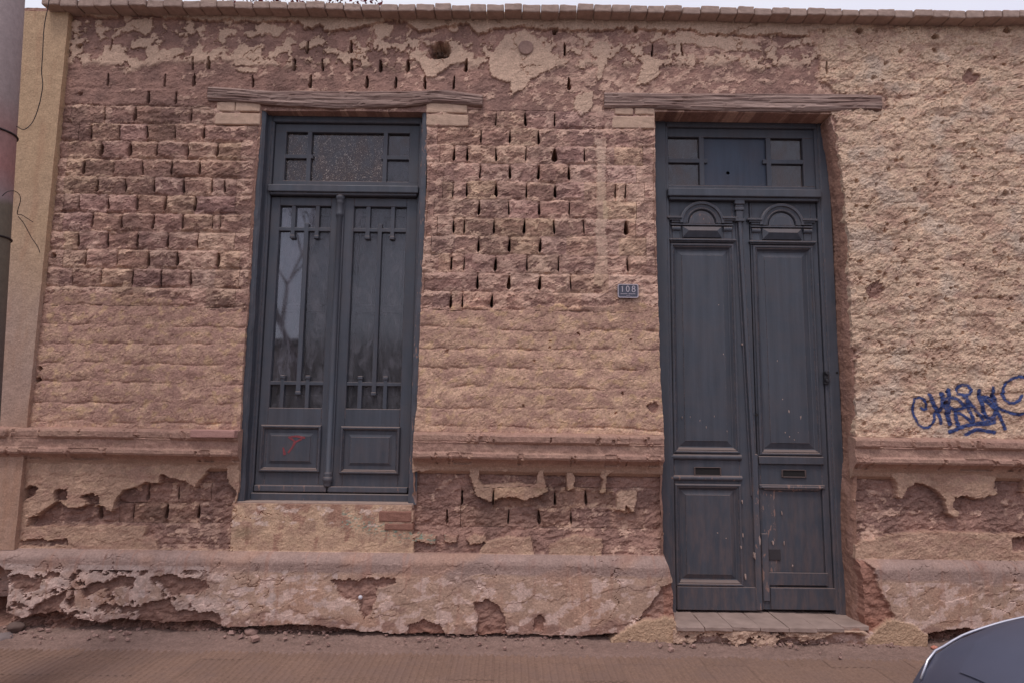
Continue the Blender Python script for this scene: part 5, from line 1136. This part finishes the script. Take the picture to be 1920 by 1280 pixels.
# white cap on the plinth
cx_, cz_ = W(674, 1121, -.09); t = MB(); bmesh.ops.create_uvsphere(t.bm, u_segments=16, v_segments=10, radius=.012, matrix=Matrix.Translation((cx_, -.068, cz_))); o_ = t.build('pipe_cap', simple('white_plastic', lin(205, 200, 208, 1.2), .4, 0, .5, 20, .05, 0), None, True); tag(o_, 'small white round plastic cap sticking out of the bare patch in the plinth', 'cap')

# sidewalk of ribbed tiles
side = tag(empty('sidewalk', (0, 0, 0)), 'ribbed cement tile sidewalk', kind='structure')
mt, nt, p = mat_new('ribbed_tile'); v = posn(nt); oi = nt.nodes.new('ShaderNodeObjectInfo')
c = mixc(nt, noise_out(nt, v, 3, 5, .6), lin(120, 96, 86, 1.3), lin(138, 111, 96, 1.3)); c = mixc(nt, 1.0, c, ramp(nt, noise_out(nt, v, 60, 6, .7), [(.25, .72), (.75, 1.22)]), 'MULTIPLY'); c = mixc(nt, 1.0, c, ramp(nt, oi.outputs['Random'], [(0, .94), (1, 1.06)]), 'MULTIPLY')
gs_ = nt.nodes.new('ShaderNodeSeparateXYZ'); nt.links.new(v, gs_.inputs[0])
dstm = ramp(nt, noise_out(nt, v, 5, 5, .6), [(.45, 0.), (.7, .7)]); c = mixc(nt, dstm, c, lin(120, 98, 90, 1.35))
nt.links.new(c, p.inputs['Base Color']); p.inputs['Roughness'].default_value = .9; p.inputs['Specular IOR Level'].default_value = .2; nt.links.new(bump(nt, noise_out(nt, v, 120, 5), .5, .004), p.inputs['Normal'])
TS = .216; rib = TS/6; prof = []
for q in range(6):
    x0 = q*rib-TS/2; prof += [(x0+.0004, -.0042), (x0+.007, -.0030), (x0+.013, 0), (x0+rib-.013, 0.0005), (x0+rib-.007, -.0030)]
prof.append((TS/2-.0004, -.0042))
Vt = []; yls = (-TS/2+.001, -TS/2+.004, TS/2-.004, TS/2-.001)
for yi, yv in enumerate(yls):
    for (x0, z0_) in prof: Vt.append((x0, yv, z0_-(.002 if yi in (0, 3) else 0)))
npf = len(prof); Ft = [[r*npf+q, r*npf+q+1, (r+1)*npf+q+1, (r+1)*npf+q] for r in range(3) for q in range(npf-1)]
tile0 = mesh('paving_tile', Vt, Ft, mt, side); tiles = []
for r in range(8):
    for q in range(-17, 19):
        o_ = tile0 if (r == 0 and q == -17) else tile0.copy()
        if o_ is not tile0: col.objects.link(o_)
        o_.location = (q*TS+.04, -.135-TS/2-r*TS, rng.uniform(-.001, .001)-.002); o_.rotation_euler = (rng.uniform(-.004, .004), rng.uniform(-.004, .004), 0)
        o_.parent = side
M['kerb'] = simple('kerb_concrete', lin(140, 128, 120, 1.3), .9, 0, .2, 20, .12)
mt, nt, p = mat_new('ground_mix'); nt.links.new(mixc(nt, noise_out(nt, posn(nt), 6, 6), (.06, .055, .05, 1), (.10, .085, .075, 1)), p.inputs['Base Color']); p.inputs['Roughness'].default_value = .9; M['road'] = mt
t = MB(); t.box(-7, 7, -2.0, .5, -.13, -.016, .002); o_ = t.build('sidewalk_bed', M['kerb'], None); tag(o_, 'concrete bed of the sidewalk', kind='structure')
t = MB(); t.box(-40, 40, -2.03, -1.87, -.13, .002, .012, 2); tag(t.build('kerb', M['kerb'], None), 'concrete kerb', kind='structure')
t = MB(); t.box(-300, 300, -300, 300, -.6, -.13, 0); tag(t.build('road', M['road'], None), 'asphalt road', kind='structure')

# ------------------------------------------------------------------ utility pole
YP = -1.05
pole = tag(empty('utility_pole', (0, 0, 0)), 'round grey concrete utility pole with wire bands at the far left edge', 'utility pole')
ra, za = W(52, 0, YP); rb, zb2 = W(36, 250, YP); rc_, zc2 = W(0, 830, YP)
rad = lambda z_: .145-.012*(z_-.9)
cxt = ra-rad(za)-.045; cxb = rc_-rad(zc2)-.045
cxf = lambda z_: cxb+(cxt-cxb)*(z_-zc2)/(za-zc2)
t = MB(); zsn = np.linspace(-.12, 7.5, 40); t.tube([(cxf(z_), YP, z_) for z_ in zsn], [rad(z_) for z_ in zsn], 40)
mt, nt, p = mat_new('painted_concrete'); v = posn(nt); sp = nt.nodes.new('ShaderNodeSeparateXYZ'); nt.links.new(v, sp.inputs[0])
ad = N(nt, 'ShaderNodeMath', operation='ADD'); nm = N(nt, 'ShaderNodeMath', operation='MULTIPLY'); nm.inputs[1].default_value = .10; nt.links.new(noise_out(nt, v, 9, 5), nm.inputs[0]); nt.links.new(sp.outputs['Z'], ad.inputs[0]); nt.links.new(nm.outputs[0], ad.inputs[1])
mr = N(nt, 'ShaderNodeMapRange'); nt.links.new(ad.outputs[0], mr.inputs['Value']); mr.inputs['From Min'].default_value = 1.0; mr.inputs['From Max'].default_value = 3.2
c = ramp(nt, mr.outputs[0], [(0., lin(80, 70, 68, 1.5)), (.25, lin(90, 78, 72, 1.5)), (.42, lin(94, 84, 72, 1.6)), (.545, lin(98, 88, 76, 1.6)), (.56, lin(128, 110, 110, 1.6)), (.62, lin(138, 98, 94, 1.6)), (.70, lin(134, 102, 98, 1.6)), (.78, lin(134, 118, 116, 1.6)), (1., lin(142, 127, 126, 1.65))])
c = mixc(nt, 1.0, c, ramp(nt, noise_out(nt, v, 40, 6, .7), [(.25, .8), (.75, 1.18)]), 'MULTIPLY')
nt.links.new(c, p.inputs['Base Color']); p.inputs['Roughness'].default_value = .85; nt.links.new(bump(nt, noise_out(nt, v, 90, 5), .4, .004), p.inputs['Normal'])
t.build('shaft', mt, pole)
M['wire'] = simple('dark_wire', lin(44, 36, 38, 1.2), .6, 0, .3, 50, .1, 0)
for zz in (W(30, 230, YP-.1)[1], W(20, 432, YP-.1)[1]):
    t = MB(); t.tube([(cxf(zz)+(rad(zz)+.003)*math.cos(a), YP+(rad(zz)+.003)*math.sin(a), zz+.004*math.sin(a*2)) for a in np.linspace(0, 2*math.pi, 33)], .0045, 6, False); t.build('band', M['wire'], pole)
def wire(pts_, r, label, name='cable'):
    pv = [Vector((W(a, b, y)[0], y, W(a, b, y)[1])) for a, b, y in pts_]; sm = []
    for i_ in range(len(pv)-1):
        p0, p1, p2, p3 = pv[max(0, i_-1)], pv[i_], pv[i_+1], pv[min(len(pv)-1, i_+2)]
        for s in range(8):
            u = s/8; sm.append(.5*((2*p1)+(p2-p0)*u+(2*p0-5*p1+4*p2-p3)*u*u+(3*p1-p0-3*p2+p3)*u**3))
    sm.append(pv[-1]); t = MB(); t.tube(sm, r, 6); return tag(t.build(name, M['wire'], None), label, 'cable')
wire([(97, -60, -.9), (92, 0, -.9), (83, 50, -.9), (80, 100, -.9), (78, 135, -.9), (80, 160, -.9), (74, 195, -.9), (62, 228, -.92), (46, 243, -.98), (32, 238, -1.0), (16, 230, -1.0)], .0020, 'thin loose cable hanging from above in a loop to the upper band of the pole')
wire([(4, 368, -1.2), (14, 360, -1.2), (28, 359, -1.16), (37, 367, -1.0), (38, 378, -.95), (34, 392, -.95), (33, 402, -.93), (42, 404, -.9), (62, 417, -.88)], .0017, 'short bent wire end curling off the pole below the red patch')
wire([(34, 406, -.93), (45, 420, -.9), (58, 444, -.9), (70, 462, -.9), (75, 474, -.9)], .0016, 'thin stray wire pointing down across the yellow pilaster')

# ------------------------------------------------------------------ red bougainvillea behind the wall
bg_ = tag(empty('flowering_shrub', (-1.75, .9, 3.9)), 'dark red flowering shrub just showing above the wall top at the upper left', 'shrub')
t = MB()
for q in range(1600):
    xx = rng.uniform(-.62, .66); zz = rng.uniform(.3, .98)-.25*max(0, (xx-.05))-.1*abs(math.sin(xx*9)); yy = rng.uniform(-.25, .25); c = Vector((xx, yy, zz)); s = rng.uniform(.012, .026)
    a = Vector(rng.normal(size=3)).normalized(); b_ = a.cross(Vector(rng.normal(size=3))).normalized()
    t.bm.faces.new([t.bm.verts.new(c+a*s), t.bm.verts.new(c+b_*s*.6), t.bm.verts.new(c-a*s), t.bm.verts.new(c-b_*s*.6)])
o_ = t.build('foliage', simple('red_bracts', lin(110, 44, 52, 1.2), .7, 0, .2, 20, .3, 0), bg_)
t = MB(); t.tube([(0, 0, -3.9), (.02, 0, -1), (0, 0, .3)], [.03, .025, .015], 8)
for q in range(7): t.tube([(0, 0, -.6+q*.1), (rng.uniform(-.5, .5), rng.uniform(-.2, .2), .2+rng.uniform(0, .4))], [.012, .005], 6)
t.build('stem', M['wood'], bg_)

# ------------------------------------------------------------------ across the street: what the window panes mirror
opp = tag(empty('opposite_house', (0, -15, 0)), 'low flat roofed house across the street, mirrored dimly in the window panes', 'house')
t = MB(); t.box(-15, 9, -4, 0, -.2, 3.3, .02); t.build('wall', simple('opposite_render', lin(170, 155, 145, 1.3), .9, 0, .2, 3, .15), opp)
t = MB(); t.box(-15.1, 9.1, -4.1, .12, 3.3, 3.5, .02); t.build('cornice', simple('opposite_cornice', lin(140, 128, 122, 1.3), .9), opp)
for q in (-12, -8.5, -5, -1.5, 2.5, 6):
    t = MB(); t.box(q-.55, q+.55, -.1, .03, .9, 2.7, .01); t.build('window', M['shutter'], opp)
tree = tag(empty('street_tree', (-5.2, -11.5, -.13)), 'sparse bare branched street tree across the road, mirrored in the left window pane', 'tree')
t = MB(); rt = random.Random(5); leafp = []
def grow(p, d, r0, L, lv):
    q = p+d*L; t.tube([p, p+d*L*.5+Vector((rt.uniform(-1, 1), rt.uniform(-1, 1), 0))*L*.06, q], [r0, r0*.8, r0*.62], 6 if lv < 3 else 4, False)
    if lv >= 6: leafp.append(q); return
    for k_ in range(3 if lv in (1, 2) else 2):
        nd = (d+Vector((rt.uniform(-1, 1), rt.uniform(-1, 1), rt.uniform(-.35, .5)))*.62).normalized(); grow(q, nd, r0*.6, L*rt.uniform(.66, .86), lv+1)
grow(Vector((0, 0, 0)), Vector((0, 0, 1)), .16, 2.1, 0); t.build('trunk', M['wood'], tree)
t = MB()
for q in leafp:
    for _ in range(5):
        c = q+Vector((rt.gauss(0, .14), rt.gauss(0, .14), rt.gauss(0, .14))); a = Vector((rt.gauss(0, 1), rt.gauss(0, 1), rt.gauss(0, 1))).normalized(); b_ = a.orthogonal().normalized()
        t.bm.faces.new([t.bm.verts.new(c+a*.05), t.bm.verts.new(c+b_*.025), t.bm.verts.new(c-a*.05), t.bm.verts.new(c-b_*.025)])
t.build('crown', simple('dull_leaves', (.05, .06, .035), .7, 0, .2, 20, .2, 0), tree)

# ------------------------------------------------------------------ parked car at the lower right
M['car'] = simple('car_paint', lin(78, 80, 96, 1.3), .48, .1, .4, 6, .10, .05, .002)
M['rubber'] = simple('tyre_rubber', (.02, .02, .02), .85); M['chrome'] = simple('chrome_and_highlight', (.62, .60, .66), .35, .9, .5, 10, .02, 0); M['carglass'] = simple('car_glass', (.02, .022, .025), .08, 0, .8, 5, .02, 0)
CX, CYn, CYf = .812, -3.97, -2.25      # nose position, near and far sides
car = tag(empty('parked_car', (CX, (CYn+CYf)/2, -.13)), 'dark blue grey car at the kerb, only its rounded bonnet corner in view', 'car')
hw = (CYf-CYn)/2; CYm = (CYf+CYn)/2
def station(sx):
    "half width, bottom, shoulder height, top height at distance sx from the nose (ground is 0)"
    w = hw*(1-.10*max(0, (1-sx/.22))**2.2)*(1-.10*max(0, (sx-3.2)/.6)**2)
    top = np.interp(sx, [0, .012, .03, .06, .10, .16, .25, .40, .7, 1.1, 3.2, 3.6, 3.8], [.68, .82, .885, .926, .952, .976, 1.005, 1.04, 1.08, 1.11, 1.10, 1.0, .60])
    return w, .20 if .1 < sx < 3.7 else .30, top
ny = 26; sxs = np.concatenate([[0, .015, .03, .05, .08, .11, .15, .2, .26, .33, .42, .55], np.linspace(.7, 3.4, 20), [3.5, 3.6, 3.7, 3.76, 3.8]])
rings = []
for sx in sxs:
    w, b, tp = station(sx); r_ = []
    for q in range(ny+1):
        a = math.pi*q/ny; ca, sa = math.cos(a), math.sin(a)
        yy = -w*np.sign(ca)*abs(ca)**.25; zz = b+(tp-b)*(abs(sa)**.25); r_.append((sx, yy, zz))
    rings.append(r_)
V = np.array(rings).reshape(-1, 3); ids = np.arange(len(V)).reshape(len(sxs), ny+1)
F = np.stack([ids[:-1, :-1], ids[1:, :-1], ids[1:, 1:], ids[:-1, 1:]], -1).reshape(-1, 4)
body = mesh('body', V, F, M['car'], car, None, True)
fr = [list(ids[0][q:q+2])+list(ids[0][::-1][q:q+2][::-1]) for q in range(ny//2)]
fr2 = [list(ids[-1][q:q+2])+list(ids[-1][::-1][q:q+2][::-1]) for q in range(ny//2)]
cp = mesh('bumper_face', V, np.array(fr+fr2), M['car'], car, None, True)
# bonnet: raised skin with its own edge, lighter gap line round it
def bz(sx, yf):
    w, b, tp = station(sx); ca = min(1, (abs(yf)/w)**4) if w > 0 else 1; sa = math.sqrt(max(0, 1-ca*ca)); return b+(tp-b)*(sa**.25)
bx_ = np.linspace(.05, 1.08, 30); byf = np.linspace(-.86, .86, 30)
Vb = []
for sx in bx_:
    w, b, tp = station(sx)
    for f_ in byf: yy = f_*w*(.93 if sx > .12 else .90); Vb.append((sx, yy, bz(sx, yy)+.006*(1-abs(f_)**8)))
ids = np.arange(len(Vb)).reshape(30, 30); F = np.stack([ids[:-1, :-1], ids[1:, :-1], ids[1:, 1:], ids[:-1, 1:]], -1).reshape(-1, 4)
mesh('bonnet', Vb, F, M['car'], car, None, True)
# added bright strip standing in for the sky highlight on the far wing edge
t = MB(); pts_ = []
for sx in np.linspace(.035, 1.0, 40):
    w, b, tp = station(sx); yy = w*.90; pts_.append((sx, yy, bz(sx, yy)+.004))
HIGHLIGHT = pts_
t.tube(pts_, .0030, 8); t.build('wing_highlight', M['chrome'], car)
# cabin
cab = [(1.0, 1.08), (1.75, 1.54), (2.0, 1.59), (2.9, 1.57), (3.6, 1.08)]
A = []
t = MB()
for (sx, zz) in cab:
    k = .74 if zz > 1.2 else .90; A.append([(sx, -hw*k, zz-.03), (sx, -hw*k*.9, zz), (sx, hw*k*.9, zz), (sx, hw*k, zz-.03)])
for a, b in zip(A, A[1:]): t.quadstrip(a, b)
t.build('cabin', M['carglass'], car)
t = MB(); t.box(1.8, 2.95, -hw*.70, hw*.70, 1.565, 1.60, .02, 2); t.build('roof', M['car'], car)
for yy in (-hw*.78, hw*.78):
    t = MB(); t.box(1.15, 3.5, yy-.02, yy+.02, 1.07, 1.11, .01); t.tube([(1.08, yy*1.08, 1.09), (1.78, yy*.95, 1.56)], .025, 8); t.tube([(3.5, yy*1.08, 1.09), (2.92, yy*.95, 1.56)], .03, 8); t.tube([(2.35, yy*1.08, 1.09), (2.32, yy*.95, 1.57)], .025, 8); t.build('window_pillar', M['car'], car)
for sx in (.72, 3.1):
    for yy in (-hw+.08, hw-.08):
        t = MB(); t.tube([(sx, yy-.10, .31), (sx, yy-.09, .31), (sx, yy+.09, .31), (sx, yy+.10, .31)], [.28, .31, .31, .28], 28); wh = t.build('wheel', M['rubber'], car)
        t = MB(); t.tube([(sx, yy-.106, .31), (sx, yy+.106, .31)], .19, 20); t.build('rim', M['chrome'], wh)
for yy in (-1, 1):
    t = MB(); b = bmesh.new(); bmesh.ops.create_uvsphere(b, u_segments=20, v_segments=12, radius=1, matrix=Matrix.Translation((.09, yy*hw*.62, .66)) @ Matrix.Diagonal((.06, .15, .075, 1))); t.add(b); t.build('headlight', M['carglass'], car, True)
    t = MB(); t.box(1.15, 1.30, yy*hw*.95-.06, yy*hw*.95+.06, 1.0, 1.10, .03, 2); t.build('mirror', M['car'], car)
t = MB(); t.box(-.03, .05, -hw*.5, hw*.5, .33, .45, .02, 2); t.build('bumper', M['rubber'], car)
print('scene built')
